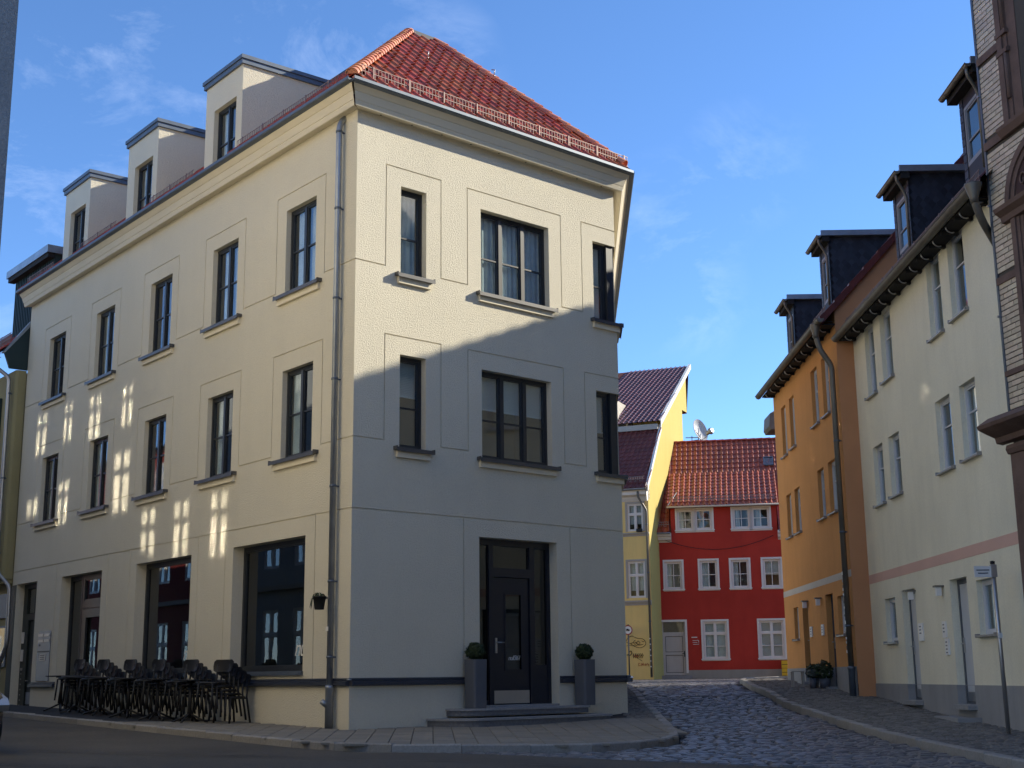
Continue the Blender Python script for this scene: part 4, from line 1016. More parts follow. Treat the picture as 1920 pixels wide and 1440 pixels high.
for k, (a, b, z) in enumerate(spots):
    w = round(b - a, 3)
    if k < 300:
        if w not in bcache: bcache[w] = MB().box(0, w, -.004, .02, 0, .068).mesh('brick'); bcache[w].materials.append(M_brick)
        add('brick', bcache[w], None, bwall, FB @ Matrix.Translation((a, random.uniform(-.003, .003), z)))
    else: jm.box(a, b, -.004, .02, z, z + .068)
tag(jm.build('bricks', M_brickj, bwall), kind='stuff')
MB().box(1.9, 15, -.004, .011, 3.66, 12.4).build('wall', M_brickj, bh)
for z0, z1 in ((9.25, 9.37), (7.84, 7.97), (5.69, 5.80), (4.28, 4.36)): MB().box(0, .70 if z1 > 6 else .58, -.025, .02, z0, z1).build('stone_band', M_sandst, bh)
MB().prism([(0, 3.30), (-.10, 3.32), (-.12, 3.40), (-.26, 3.46), (-.38, 3.52), (-.40, 3.57), (-.20, 3.70), (0, 3.74)], -.28, 15, 'x').build('cornice', M_sandst, bh)
MB().prism([(0, 3.12), (-.06, 3.13), (-.09, 3.2), (-.07, 3.26), (0, 3.28)], -.06, 15, 'x').box(-.03, 15, -.035, .02, -1.8, 3.12).build('stone_base', M_sandst, bh)
# upper window: stone frame with rounded shafts, projecting sill, white sashes
sf = MB().box(.66, .80, -.05, .02, 7.98, 10.9).box(.80, .90, -.02, .02, 7.98, 10.9).box(2.50, 2.9, -.05, .02, 7.98, 10.9).box(.80, 2.5, -.05, .02, 10.7, 10.9)
for zc in (9.12, 9.42): sf.box(.64, .94, -.065, .02, zc - .035, zc + .035)
sf.box(.90, 1.14, .0, .16, 7.98, 10.7)
sf.tube([(.86, -.03, 8.35), (.86, -.03, 9.08)], .035, 10).tube([(.86, -.03, 9.46), (.86, -.03, 10.9)], .035, 10); sfo = sf.build('window_surround', M_sandst, bh)
MB().prism([(.02, 7.82), (-.06, 7.83), (-.12, 7.92), (-.13, 7.97), (.02, 8.0)], .55, 3.0, 'x').build('window_sill', M_sandst, bh)
window(bh, FB, 1.14, 2.5, 8.0, 10.7, .03, 2, (), fw=.08, mw=.1, fmat=M_white, gmat=M_glass_old, room=1.0, transom=9.05)
# arched window with moulded hood resting on a sill course
am = MB(); n = 18
for (r0_, r1_, yy) in ((1.02, .90, -.06), (.90, .80, -.03), (.80, .74, .0)):
    for k in range(n):
        a0, a1 = math.pi * k / n, math.pi * (k + 1) / n; sx = .9
        P = lambda r, a, y: (1.5 - r * math.cos(a), y, 6.74 + r * sx * math.sin(a))
        am.quad(P(r0_, a0, yy), P(r0_, a1, yy), P(r1_, a1, yy), P(r1_, a0, yy)); am.quad(P(r0_, a0, yy), P(r0_, a1, yy), P(r0_, a1, .02), P(r0_, a0, .02)); am.quad(P(r1_, a0, yy), P(r1_, a1, yy), P(r1_, a1, .1), P(r1_, a0, .1))
am.build('arch_hood', M_sandst, bh)
tr = MB(); tr.box(.76, 2.24, -.012, -.004, 6.74, 7.42)
tym = tr.build('tympanum', material('dark_red_panel', (.05, .022, .02), .6, vary=.1), bh)
sc = MB()
for s in (-1, 1):
    for q in range(3): sc.tube([(1.5 + s * (.18 + .17 * q) + .10 * math.cos(t) * (1 - t / 9), -.03, 6.95 + .04 * q + .12 * math.sin(t) * (1 - t / 9)) for t in [k * .6 for k in range(12)]], .016, 6)
sc.build('carved_scroll', M_sandst, bh)
MB().prism([(.02, 6.52), (-.08, 6.54), (-.10, 6.62), (-.19, 6.68), (-.21, 6.74), (-.06, 6.80), (.02, 6.81)], .40, 2.6, 'x').build('window_cornice', M_sandst, bh)
MB().box(.60, .72, -.06, .02, 3.75, 6.54).box(.72, .80, -.035, .02, 3.75, 6.54).box(.80, .88, -.015, .02, 3.75, 6.54).box(.88, 2.1, .0, .12, 3.75, 6.54).build('window_surround', M_sandst, bh)
MB().box(-.02, .03, -.02, .06, 3.7, 11.6).build('corner_flashing', M_zincd, bh)
for z in (10.5, 8.75, 6.95, 5.2): MB().box(-.03, .0, -.05, -.02, z, z + .03).build('clip', M_steel, bh)
bcol = MB().quad((0, -.4, 12.4), (15, -.4, 12.4), (15, 5, 17.2), (0, 5, 17.2)).quad((0, 10.4, 12.4), (15, 10.4, 12.4), (15, 5, 17.2), (0, 5, 17.2)).quad((0, 0, 12.4), (0, 10, 12.4), (0, 5, 17.2)).quad((15, 0, 12.4), (15, 10, 12.4), (15, 5, 17.2)); bcol.build('roof', M_darktile, bh)

# ------------------------------------------------------------------ red house at the end of the lane
M_red = material('carmine_render', (.44, .045, .030), .9, vary=.14, vscale=.5, bump=.3, bscale=60, spec=.15, streak=.08)
M_redplinth = material('beige_plinth_render', (.33, .30, .25), .9, vary=.1, streak=.12)
M_whitef = material('white_window_joinery', (.72, .67, .60), .55, vary=.04)
M_redroof = by_island('rust_clay_tile', (.30, .055, .026), .22, rough=.45, vary=.15, vscale=4, spec=.45)
FR = frame(5.9, 58, th_deg=99.6)
rh = thing('red_house', 'carmine red house with white framed windows and rusty tiled roof', 'building', FR)
k17 = math.tan(R(99.6 - 90 - 17)) * -1     # how far the party wall drifts right per metre of depth
xl = .22
rwin = [(.60, 1.32, 3.62, 4.79), (2.09, 2.82, 3.62, 4.80), (3.41, 4.15, 3.62, 4.80), (4.75, 5.48, 3.62, 4.80), (2.12, 3.12, .68, 2.23), (4.47, 5.47, .68, 2.23), (1.20, 1.92 - .04, 6.14, 7.02), (1.96, 2.68, 6.14, 7.02), (3.58, 4.30, 6.14, 7.02), (4.38, 5.12, 6.14, 7.02)]
holes = [(a, b, c, d, .10) for a, b, c, d in rwin] + [(.38, 1.36, .02, 2.24, .16)]
relief_wall(xl, 8.6, .22, 6.0, [h_ if h_[2] > .2 else (h_[0], h_[1], .22, h_[3], h_[4]) for h_ in holes if h_[2] < 6], []).build('wall', M_red, rh)
relief_wall(.92, 5.44, 6.0, 7.10, [h_ for h_ in holes if h_[2] > 6], []).build('wall', M_red, rh)
pl = relief_wall(xl, 8.6, -.5, .22, [(.38, 1.36, .0, .22, .16)], []); pl.v = [(x, y - .015, z) for x, y, z in pl.v]; pl.build('plinth', M_redplinth, rh)
MB().quad((xl, 0, -.5), (xl + 4.6 * k17, 4.6, -.5), (xl + 4.6 * k17, 4.6, 10.5), (xl, 0, 6.1)).quad((8.6, 0, -.5), (8.6, 9, -.5), (8.6, 9, 6.2), (8.6, 4.6, 10.5), (8.6, 0, 6.1)).quad((1.6, 9, -.5), (8.6, 9, -.5), (8.6, 9, 6.2), (1.6, 9, 6.2)).build('wall', M_red, rh)
ze_, zr_, dr_ = 6.02, 10.74, 4.6; rsl = (zr_ - ze_) / (dr_ + .35)
A, B_, C_, D_ = (xl - .1, -.35, ze_), (8.7, -.35, ze_), (8.7, dr_, zr_), (xl + dr_ * k17, dr_, zr_)
mz = ze_ + rsl * (2.75 + .35)
rroof = MB().quad(A, (.90, -.35, ze_), (.90, 2.75, mz), (xl + 2.75 * k17, 2.75, mz)).quad((5.48, -.35, ze_), B_, (8.7, 2.75, mz), (5.48, 2.75, mz)).quad((xl + 2.75 * k17, 2.75, mz), (8.7, 2.75, mz), C_, D_).quad(D_, C_, (8.7, 9.4, 6.1), (xl + 9 * k17, 9.4, 6.1)).build('roof', M_underlay, rh)
# shed dormer across the front, flush with the wall
dz0, dd = 7.14, 2.75; dz1 = ze_ + rsl * (dd + .35)
MB().quad((.92, 0, 6.0), (.92, dd, dz1), (.92, 0, 7.1)).quad((5.44, 0, 6.0), (5.44, dd, dz1), (5.44, 0, 7.1)).build('dormer_cheek', M_red, rh)
droof = MB().quad((.80, -.28, dz0), (5.52, -.28, dz0), (5.52, dd, dz1 + .03), (.80, dd, dz1 + .03)).box(.80, 5.52, -.27, .0, dz0 - .06, dz0 - .01).build('dormer_roof', M_underlay, rh)
FARTILE = MB()
_t = pantile(.235, .36, .018)
FARTILE.v, FARTILE.f, FARTILE.sm = _t.v, _t.f, _t.sm
def far_tiles(M, quad, root, mat, cw=.235, rl=.33, proto=None, holes_=None):
    tile_plane(*[tuple(M @ Vector(p)) for p in quad], root, cols_w=cw, rows_l=rl, mat=mat, proto=proto or FARTILE)
far_tiles(FR, ((xl - .08, -.36, ze_), (.88, -.36, ze_), (.88 + .001, dr_, zr_), (xl + dr_ * k17, dr_, zr_)), rroof, M_redroof)
mz = ze_ + rsl * (dd + .35)
far_tiles(FR, ((.88, dd, mz), (8.7, dd, mz), (8.7, dr_, zr_), (.88, dr_, zr_)), rroof, M_redroof)
far_tiles(FR, ((5.48, -.36, ze_), (8.7, -.36, ze_), (8.7, dd, mz), (5.52, dd, mz)), rroof, M_redroof)
far_tiles(FR, ((.80, -.30, dz0), (5.52, -.30, dz0), (5.52, dd, dz1 + .03), (.80, dd, dz1 + .03)), droof, M_redroof)
fr_ridge = hip_tile(.10, .09, .42).mesh('ridge_tile'); fr_ridge.materials.append(M_tilej)
hip_line(tuple(FR @ Vector((8.7, dr_, zr_))), tuple(FR @ Vector((xl + dr_ * k17, dr_, zr_))), rroof, .36, fr_ridge, 'ridge_tile', .03)
gutter(rh, FR, .78, 5.55, -.36, dz0 - .02, .055, M_whitew, 1.2); gutter(rh, FR, -.0, .9, -.42, ze_ - .02, .06, M_zinc, 1.0); gutter(rh, FR, 5.5, 8.6, -.42, ze_ - .02, .06, M_zinc, 1.0)
MB().prism([(-.36, 6.0), (-.36, 5.88), (-.26, 5.84), (-.20, 5.72), (-.05, 5.68), (0, 5.62), (0, 6.0)], .10, .92, 'x').prism([(-.36, 6.0), (-.36, 5.88), (-.26, 5.84), (-.20, 5.72), (-.05, 5.68), (0, 5.62), (0, 6.0)], 5.44, 8.6, 'x').build('eaves_moulding', M_whitef, rh)
snow_guard(rh, FR, .95, 5.4, .0, 7.36, h=.22, step=.10, posts=.75, rod=.012); snow_guard(rh, FR, .12, .85, -.1, 6.30, h=.2, step=.10, posts=.5, rod=.012)
MB().box(.86, .875, -.25, 1.0, 7.2, 7.25).tube([(.84, -.28, 7.2), (1.25, 1.05, 8.0)], .02, 6).build('dormer_verge', M_whitef, droof)
for k, (a, b, c, d) in enumerate(rwin):
    big = d < 2.5
    w = .085
    f = MB().box(a - w, a, -.03, .0, c - w, d + w).box(b, b + w, -.03, .0, c - w, d + w).box(a, b, -.03, .0, d, d + w).box(a, b, -.03, .0, c - w, c).box(a - w - .03, b + w + .03, -.07, -.031, c - .05, c + .0)
    f.build('window_surround', M_whitef, rh)
    if k == 3: cur = ('blind', a + .06, b - .06, c + .55, d - .06)
    elif big: cur = ('blind', a + .06, b - .06, c + .05, d - .06)
    else: cur = ('sheer', a + .06, a + (b - a) * (.55 if k % 2 else .4), c + .05, d - .05)
    window(rh, FR, a, b, c, d, .05, 2 if big else 1, ((c + .52,) if big else ((c + d) / 2,)), fw=.06, mw=.07, bw=.028, fmat=M_whitef, gmat=M_glass_old, room=.6, transom=(d - .50) if big else None, curtain=cur)
    if not big: MB().box((a + b) / 2 - .014, (a + b) / 2 + .014, .06, .10, c + .06, d - .06).build('glazing_bar', M_whitef, rh)
for a, b in ((1.10, 2.78), (3.48, 5.22)):
    MB().box(a, b, -.022, .0, 6.03, 6.06).box(1.88 if a < 2 else 4.30, 1.96 if a < 2 else 4.38, -.022, .0, 6.14, 7.02).build('window_board', M_whitef, rh)
# door with fanlight
MB().box(.29, .38, -.03, .0, .10, 2.33).box(1.36, 1.45, -.03, .0, .10, 2.33).box(.38, 1.36, -.03, .0, 2.24, 2.33).build('door_surround', M_whitef, rh)
rd = MB().box(.38, 1.36, .10, .16, 1.76, 1.81).box(.38, .43, .10, .16, 1.81, 2.24).box(1.31, 1.36, .10, .16, 1.81, 2.24).box(.38, 1.36, .10, .16, .02, .12).box(.38, .50, .10, .16, .12, 1.76).box(1.24, 1.36, .10, .16, .12, 1.76).box(.50, 1.24, .10, .16, 1.64, 1.76).box(.50, 1.24, .10, .16, .86, .98).build('house_door', material('white_panel_door', (.50, .47, .43), .5, vary=.06, streak=.1), rh)
for z0, z1 in ((.12, .86), (.98, 1.64)): MB().box(.52, 1.22, .135, .15, z0 + .02, z1 - .02).box(.60, 1.14, .12, .135, z0 + .10, z1 - .10).build('door_panel', MATS['white_panel_door'], rd)
MB().box(.43, 1.31, .14, .15, 1.81, 2.24).build('pane', M_glass_old, rd); MB().box(.40, 1.34, .30, .32, 0, 2.3).build('door_backing', M_dark_room, rh)
MB().box(1.28, 1.32, .07, .10, .78, 1.02).tube([(1.30, .09, .92), (1.30, .04, .92), (1.20, .04, .92)], .015, 6).build('handle', M_black, rd)
MB().box(.25, 1.55, -.35, .1, -.4, .01).build('door_step', M_granite, rh)
# small plaque with lettering lines
pq = MB().box(1.62, 1.86, -.018, -.001, 1.56, 1.60).box(1.66, 1.92, -.018, -.001, 1.44, 1.46).box(1.66, 1.86, -.018, -.001, 1.36, 1.38).box(1.68, 1.92, -.018, -.001, 1.28, 1.30).prism([(1.86, 1.5), (1.93, 1.42), (1.92, 1.30), (1.90, 1.44)], -.018, -.001, 'y').build('wall_lettering', M_whitef, rh)
# roof window
rz = lambda y: ze_ + rsl * (y + .35)
sk = MB(); Ms = FR @ Matrix.Translation((5.05, 3.0, rz(3.0) + .05)) @ Matrix.Rotation(math.atan(rsl), 4, 'X')
sk = MB().box(0, .45, 0, .05, 0, .06).box(0, .45, .60, .65, 0, .06).box(0, .05, .05, .60, 0, .06).box(.40, .45, .05, .60, 0, .06).build('roof_window', M_zincd, rh, Ms); MB().box(.05, .40, .05, .60, .02, .035).build('pane', M_glass, sk, Ms)
# slack cable across the front
tag(MB().tube([tuple(FR @ Vector((.45 + 4.8 * k / 24, -.12, 5.80 - .54 * (1 - ((k - 12) / 12) ** 2)))) for k in range(25)], .012, 6).build('cable', M_black), 'thin black cable sagging across the red house front', 'cable')
pipe(rh, FR, [(.06, -.42, 5.95), (.06, -.42, 5.75), (.16, -.10, 5.45), (.16, -.10, .55), (.10, -.10, .4), (-.02, -.14, .3)], .045, M_bronze, collars=[(.16, -.10, z) for z in (4.5, 3.0, 1.6)])
for k in range(16): z = .75 + k * .07; MB().box(.12 + random.uniform(0, .03), .15 + random.uniform(0, .05), -.155, -.15, z, z + .045).build('sticker', [M_white, M_doorf, M_bronze][k % 3], rh)

# ------------------------------------------------------------------ yellow house beside it
M_yel = material('ochre_render', (.84, .60, .22), .9, vary=.05, vscale=.5, bump=.3, spec=.15, streak=.10)
M_yelg = material('lemon_gable_render', (.50, .40, .13), .9, vary=.04, vscale=.4, bump=.3, spec=.15, streak=.08)
M_greytrim = material('grey_stucco_trim', (.40, .36, .31), .85, vary=.06)
M_glaze = by_island('aubergine_glazed_tile', (.095, .018, .018), .25, rough=.36, vary=.1, spec=.5, coat=.15)
FY = frame(5.55, 56, th_deg=112)
yh = thing('yellow_house', 'yellow house with dark glazed roof and bright lemon gable wall', 'building', FY)
xr = .13
yw = [(-.80, -.12, 5.95, 7.10), (-.84, -.10, 3.18, 4.68)]
relief_wall(-9, xr, -.5, 7.8, [(a, b, c, d, .07) for a, b, c, d in yw] + [(-3.2, -2.5, 5.95, 7.1, .1), (-3.2, -2.5, 3.18, 4.68, .1)], []).build('wall', M_yel, yh)
dg = Vector((math.sin(R(17)), math.cos(R(17)))); 
def gp(d, z): q = Vector((5.67, 55.95)) + dg * d; return (q.x, q.y, z)
gw_ = MB().quad(gp(0, -.5), gp(9.3, -.5), gp(9.3, 12.83), gp(10.7, 12.95), gp(10.7, 14.9), gp(3.3, 10.95), gp(.0, 7.55)); gw_.build('gable_wall', M_yelg, yh, Matrix())
MB().quad(gp(9.3, -.5), gp(9.3, 12.8), tuple(FY @ Vector((-9, 9.3, 12.8))), tuple(FY @ Vector((-9, 9.3, -.5)))).build('wall', M_yel, yh, Matrix())
FYi = FY.inverted()
def loc(p): return tuple(FYi @ Vector(p))
e_ = loc(gp(-.35, 7.72)); k_ = loc(gp(3.35, 11.02)); k2 = loc(gp(3.05, 11.15)); rg = loc(gp(11.9, 15.62))
yroof = MB().quad((-9, e_[1], e_[2]), e_, k_, (-9, k_[1], k_[2])).build('roof', M_underlay, yh)
yroof2 = MB().quad((-9, k2[1], k2[2]), k2, rg, (-9, rg[1], rg[2])).quad((-9, rg[1], rg[2]), rg, loc(gp(10.7, 12.9)), (-9, rg[1], 12.8)).build('upper_roof', M_underlay, yh)
far_tiles(FY, ((-4, e_[1], e_[2]), e_, k_, (-4, k_[1], k_[2])), yroof, by_island('dark_red_tile_joined', (.16, .035, .025), .2, rough=.5, vary=.1), .22, .30)
gt = MB(); _t = pantile(.24, .34, .02); gt.v, gt.f, gt.sm = _t.v, _t.f, _t.sm
far_tiles(FY, ((-4.2, k2[1], k2[2]), k2, rg, (-4.2, rg[1], rg[2])), yroof2, M_glaze, .24, .31, gt)
# fascia between the two roofs and the white verge boards
MB().box(-9, k_[0] - .02, k_[1] - .42, k_[1] - .30, 10.78, 11.02).build('fascia', M_greytrim, yh)
vb = MB()
def vboard(p, q, w, up=.06):
    a, b = Vector(gp(*p)), Vector(gp(*q)); n = Vector((dg.y, -dg.x, 0)) * w; u = Vector((0, 0, 1))
    vb.quad(a + n - u * .2, b + n - u * .2, b + n + u * up, a + n + u * up).quad(a + n + u * up, b + n + u * up, b - n * .3 + u * up, a - n * .3 + u * up).quad(a - u * .2, b - u * .2, b + n - u * .2, a + n - u * .2)
vboard((3.0, 11.12), (11.95, 15.68), .10); vboard((-.35, 7.75), (3.3, 11.0), .07)
vb.build('verge_board', M_whitef, yh, Matrix())
MB().quad(gp(-.45, 7.80), gp(.35, 8.35), gp(.35, 7.35), gp(-.25, 7.15)).build('verge_foot', M_whitef, yh, Matrix())
gutter(yh, FY, -4, e_[0] - .05, e_[1] - .06, 7.68, .065, M_zinc, 1.2)
MB().prism([(-.32, 7.62), (-.30, 7.45), (-.12, 7.38), (-.06, 7.28), (0, 7.2), (0, 7.65)], -9, xr - .02, 'x').build('eaves_moulding', M_whitef, yh)
snow_guard(yh, FY, -3.0, -.02, -.02, 8.05, h=.2, step=.10, posts=.9, rod=.012)
for z0, z1 in ((5.78, 5.88), (2.92, 3.06)): MB().prism([(-.09, z1), (0, z1 + .01), (0, z0 - .05), (-.02, z0 - .05), (-.03, z0), (-.09, z1 - .04)], -9, xr, 'x').build('string_course', M_greytrim, yh)
for a, b, c, d in yw:
    MB().box(a - .09, a, -.025, 0, c - .02, d + .09).box(b, b + .09, -.025, 0, c - .02, d + .09).box(a, b, -.025, 0, d, d + .09).build('window_surround', M_greytrim, yh)
    window(yh, FY, a, b, c, d, .02, 2, (), fw=.05, mw=.06, fmat=M_whitef, gmat=M_glass_old, room=.6, rm=.04, transom=c + (d - c) * .62, curtain=('sheer', a + .05, b - .05, c + .3, d - .05))
tag(MB().box(-.38, -.16, -.20, -.03, 5.90, 6.02).build('flower_box', M_black, None, FY), 'small dark flower box on the upper yellow house windowsill', 'flower box')
pipe(yh, FY, [(-.22, -.34, 7.58), (-.22, -.34, 7.35), (.06, -.10, 6.8), (.06, -.10, -.05)], .045, M_bronze, collars=[(.06, -.10, z) for z in (6.2, 4.2, 2.2)])
for k in range(18): z = .35 + k * .075; MB().box(.025 + random.uniform(0, .02), .06 + random.uniform(0, .04), -.157, -.15, z, z + .045).build('sticker', [M_white, M_doorf, M_bronze][k % 3], yh)
# triangular roof dormer seen past the corner house
MB().prism([(-3.9, 10.9), (-2.12, 10.9), (-2.48, 12.55)], 3.4, 6.2, 'y').build('gable_dormer', M_greytrim, yh); MB().box(-2.46, -2.25, 3.36, 3.39, 11.05, 11.9).build('pane', M_glass_old, yh)
vq = MB(); vq.prism([(-2.04, 10.82), (-2.12, 10.82), (-2.52, 12.6), (-2.48, 12.72)], 3.30, 3.42, 'y'); vq.build('verge_board', M_whitef, yh)
# scrawls on the ground floor wall: black lines and an orange tag
def scrawl(m, pts, r=.010, y=-.012):
    P = [Vector((x, y, z)) for x, z in pts]; out = []
    for k in range(len(P) - 1):
        a, b, c, d = P[max(k - 1, 0)], P[k], P[k + 1], P[min(k + 2, len(P) - 1)]
        for t in (0, .25, .5, .75): out.append(.5 * ((2 * b) + (c - a) * t + (2 * a - 5 * b + 4 * c - d) * t * t + (3 * b - a - 3 * c + d) * t ** 3))
    out.append(P[-1]); m.tube(out, r, 5)
g = MB()
scrawl(g, [(-1.02, 1.42), (-.92, 1.55), (-.78, 1.62), (-.68, 1.60)]); scrawl(g, [(-.66, 1.58), (-.50, 1.52), (-.30, 1.50), (-.17, 1.36), (-.22, 1.22), (-.42, 1.14), (-.66, 1.20), (-.84, 1.34)])
scrawl(g, [(-1.0, 1.38), (-.86, 1.32), (-.70, 1.36)]); scrawl(g, [(-1.0, 1.22), (-.80, 1.26), (-.60, 1.22), (-.48, 1.30)]); scrawl(g, [(-.62, 1.46), (-.70, 1.36), (-.62, 1.28), (-.56, 1.36), (-.64, 1.36)]); scrawl(g, [(-.50, 1.42), (-.56, 1.34), (-.48, 1.26), (-.42, 1.34), (-.50, 1.42)])
scrawl(g, [(-.34, 1.42), (-.28, 1.38), (-.22, 1.42)]); scrawl(g, [(-.48, 1.24), (-.38, 1.26), (-.28, 1.28)]); scrawl(g, [(-.90, .95), (-.82, 1.02), (-.78, .92), (-.88, .84), (-1.0, .86)], .014); scrawl(g, [(-.98, .84), (-.92, .90), (-.88, .82), (-.82, .88)], .014)
for k in range(5): x = -.74 + k * .09; scrawl(g, [(x, .80 + .03 * (k % 2)), (x + .05, .92), (x + .02, .72), (x + .10, .86)], .008)
scrawl(g, [(-.58, .74), (-.44, .66), (-.34, .60)], .008); g.build('graffiti', M_black, yh, FY)
g = MB(); x = -.50
for pts in ([(.07, .50), (0, .52), (-.01, .42), (.07, .42)], [(.11, .40), (.13, .52), (.16, .44), (.19, .53), (.20, .42)], [(.25, .42), (.28, .50), (.30, .42), (.25, .45)], [(.34, .42), (.35, .50), (.40, .49), (.40, .42)], [(.42, .46), (.44, .38)]): scrawl(g, [(x + a, b) for a, b in pts], .009)
scrawl(g, [(-.72, .84), (-.66, .78), (-.60, .86), (-.56, .76), (-.50, .84)], .010); g.build('graffiti', material('orange_spray', (.42, .06, .015), .6), yh, FY)
# ------------------------------------------------------------------ satellite dish on the gable
dp = Vector(gp(10.9, 12.0)); dn = Vector((.93, -.33, .1)).normalized()
FD = Matrix.Translation(dp + Vector((.62, .1, .1)))
sd = thing('satellite_dish', 'grey satellite dish mounted on the lemon gable against the sky', 'satellite dish', FD)
rot = Vector((.62, -.72, .28)).to_track_quat('Z', 'Y').to_matrix().to_4x4()
bowl = MB(); nn = 28
prf = [(0.02, -.17), (.2, -.155), (.38, -.11), (.52, -.04), (.60, .02)]
bowl.lathe(prf, 0, 0, nn, cap=False); bowl.v = [(x * .82, y, z) for x, y, z in bowl.v]; i0 = len(bowl.v); k0 = MB().lathe([(r, z + .02) for r, z in prf], 0, 0, nn, cap=False)
bowl.f += [tuple(i0 + t for t in f) for f in k0.f]; bowl.v += [(x * .82, y, z) for x, y, z in k0.v]; bowl.sm += k0.sm
bowl.build('dish', material('grey_dish_paint', (.42, .42, .43), .5, vary=.1), sd, FD @ rot)
MB().tube([(0, -.52, -.04), (0, -.50, .22), (0, -.34, .42)], .022, 8).tube([(0, -.34, .34), (0, -.34, .60)], .11, 14).lathe([(.17, .58), (.16, .70), (.10, .74)], .0, -.34, 16).build('receiver_arm', M_zinc, sd, FD @ rot)
MB().tube([(0, 0, -.2), (0, 0, -.55)], .04, 8).tube([(-.1, .0, -.5), (-.7, -.05, -.6)], .03, 8).box(-.75, -.1, -.03, .03, -.40, -.36).box(-.75, -.1, -.03, .03, -.62, -.58).box(-.12, -.08, -.03, .03, -.75, .1).box(-.45, -.41, -.03, .03, -.72, -.3).build('bracket', M_zinc, sd, FD)
# dark eaves of the next roof peeping past the orange house
FZ = frame(8.95, 45.0, th_deg=181)  # only its eaves end shows
bhh = thing('far_row_house', 'dark weathered eaves of a house just beyond the orange one', 'building', FZ)
MB().box(-1.2, 0, 1.0, 8, -.6, 8.6).build('wall', M_orange_side, bhh); er = MB().quad((-1.2, -.12, 8.75), (.0, -.12, 8.75), (.0, 4, 11.2), (-1.2, 4, 11.2)).prism([(-.16, 8.32), (-.10, 8.20), (1.0, 8.2), (1.0, 8.75), (-.06, 8.78), (-.12, 8.74)], -1.2, 0, 'x').build('eaves', M_bronze, bhh)

# ------------------------------------------------------------------ neighbour at the far left (olive oriel house)
M_olive = material('olive_render', (.33, .29, .155), .9, vary=.08, vscale=.6, bump=.3, spec=.15, streak=.12)
M_teal = material('dark_teal_sheet', (.022, .042, .045), .55, .2, vary=.12, streak=.1)
nh = thing('olive_house', 'olive plastered house with an oriel and dark teal dormer', 'building', FL)
MB().box(-28, -15.80, .02, 8, -1.3, 7.85).build('wall', M_olive, nh)
orl = MB(); pr = [(-19.5, 0.0), (-15.80, 0.0), (-15.80, -.20), (-15.86, -.26), (-19.5, -.26)]
orl.prism(pr, 2.55, 7.9, 'z').prism([(-19.5, 0.02), (-15.84, .02), (-15.84, -.17), (-19.5, -.2)], 2.44, 2.55, 'z'); orl = orl.build('oriel', M_olive, nh)
MB().box(-18.6, -16.9, -.33, -.30, 3.5, 5.4).build('window', M_upvcg, nh); window(nh, FL, -17.9, -16.75, 5.6, 7.3, -.33, 2, (), fmat=M_teal, room=None)
tz = 7.9
MB().prism([(-.62, 8.36), (-.45, 7.92), (.02, 7.92), (.02, 9.1), (-.02, 9.18)], -15.86, -15.78, 'x').build('eaves_cheek', M_teal, nh)
nroof = MB().quad((-28, -.62, 8.36), (-15.80, -.62, 8.36), (-15.80, 3.4, 11.9), (-28, 3.4, 11.9)).build('roof', M_underlay, nh)
far_tiles(FL, ((-22, -.62, 8.38), (-15.88, -.62, 8.38), (-15.88, 3.4, 11.92), (-22, 3.4, 11.92)), nroof, M_tilej)
MB().prism([(-.66, 8.30), (-.60, 8.30), (.05, 9.14), (.02, 9.24)], -15.90, -15.76, 'x').build('verge_flashing', M_zinc, nh)
gutter(nh, FL, -22, -15.95, -.72, 8.32, .07, M_zinc, 1.0); snow_guard(nh, FL, -18.5, -16.0, -.40, 8.66, h=.25, step=.09, posts=.8, rod=.008)
MB().box(-18.2, -15.3, .35, 3.3, 9.2, 11.02).build('dormer', M_teal, nh)
for k in range(22): MB().box(-18.15 + k * .13, -18.11 + k * .13, .325, .349, 9.2, 11.0).build('cladding_rib', M_teal, nh)
MB().box(-18.35, -15.2, .12, 3.4, 11.02, 11.22).build('dormer_roof', M_zinc, nh); MB().box(-18.3, -15.25, .16, .34, 10.9, 11.018).build('soffit', M_soffit, nh)
pipe(nh, FL, [(-16.25, -.72, 8.28), (-16.25, -.72, 8.05), (-16.02, -.36, 7.72), (-16.02, -.34, 2.9), (-15.98, -.30, 2.7), (-15.62, -.12, 2.35), (-15.60, -.10, .95), (-15.95, -.14, .45), (-15.98, -.14, -.8)], .05, M_steel, collars=[(-16.02, -.34, z) for z in (7.3, 5.1, 3.2)])
MB().box(-15.80, -15.46, -.01, .02, -.6, 2.38).build('door_pier', material('dark_olive_door_frame', (.045, .045, .032), .6), nh)
MB().box(-18, -15.9, -.02, .02, 1.6, 2.2).box(-18, -15.9, -.03, .0, .4, 1.4).build('shop_front', M_zincd, nh); MB().box(-17.9, -16.0, -.035, -.031, .5, 1.35).build('pane', M_glass, nh)
MB().box(-18, -15.7, -.28, .02, -.75, -.42).build('door_step', M_granite, nh)

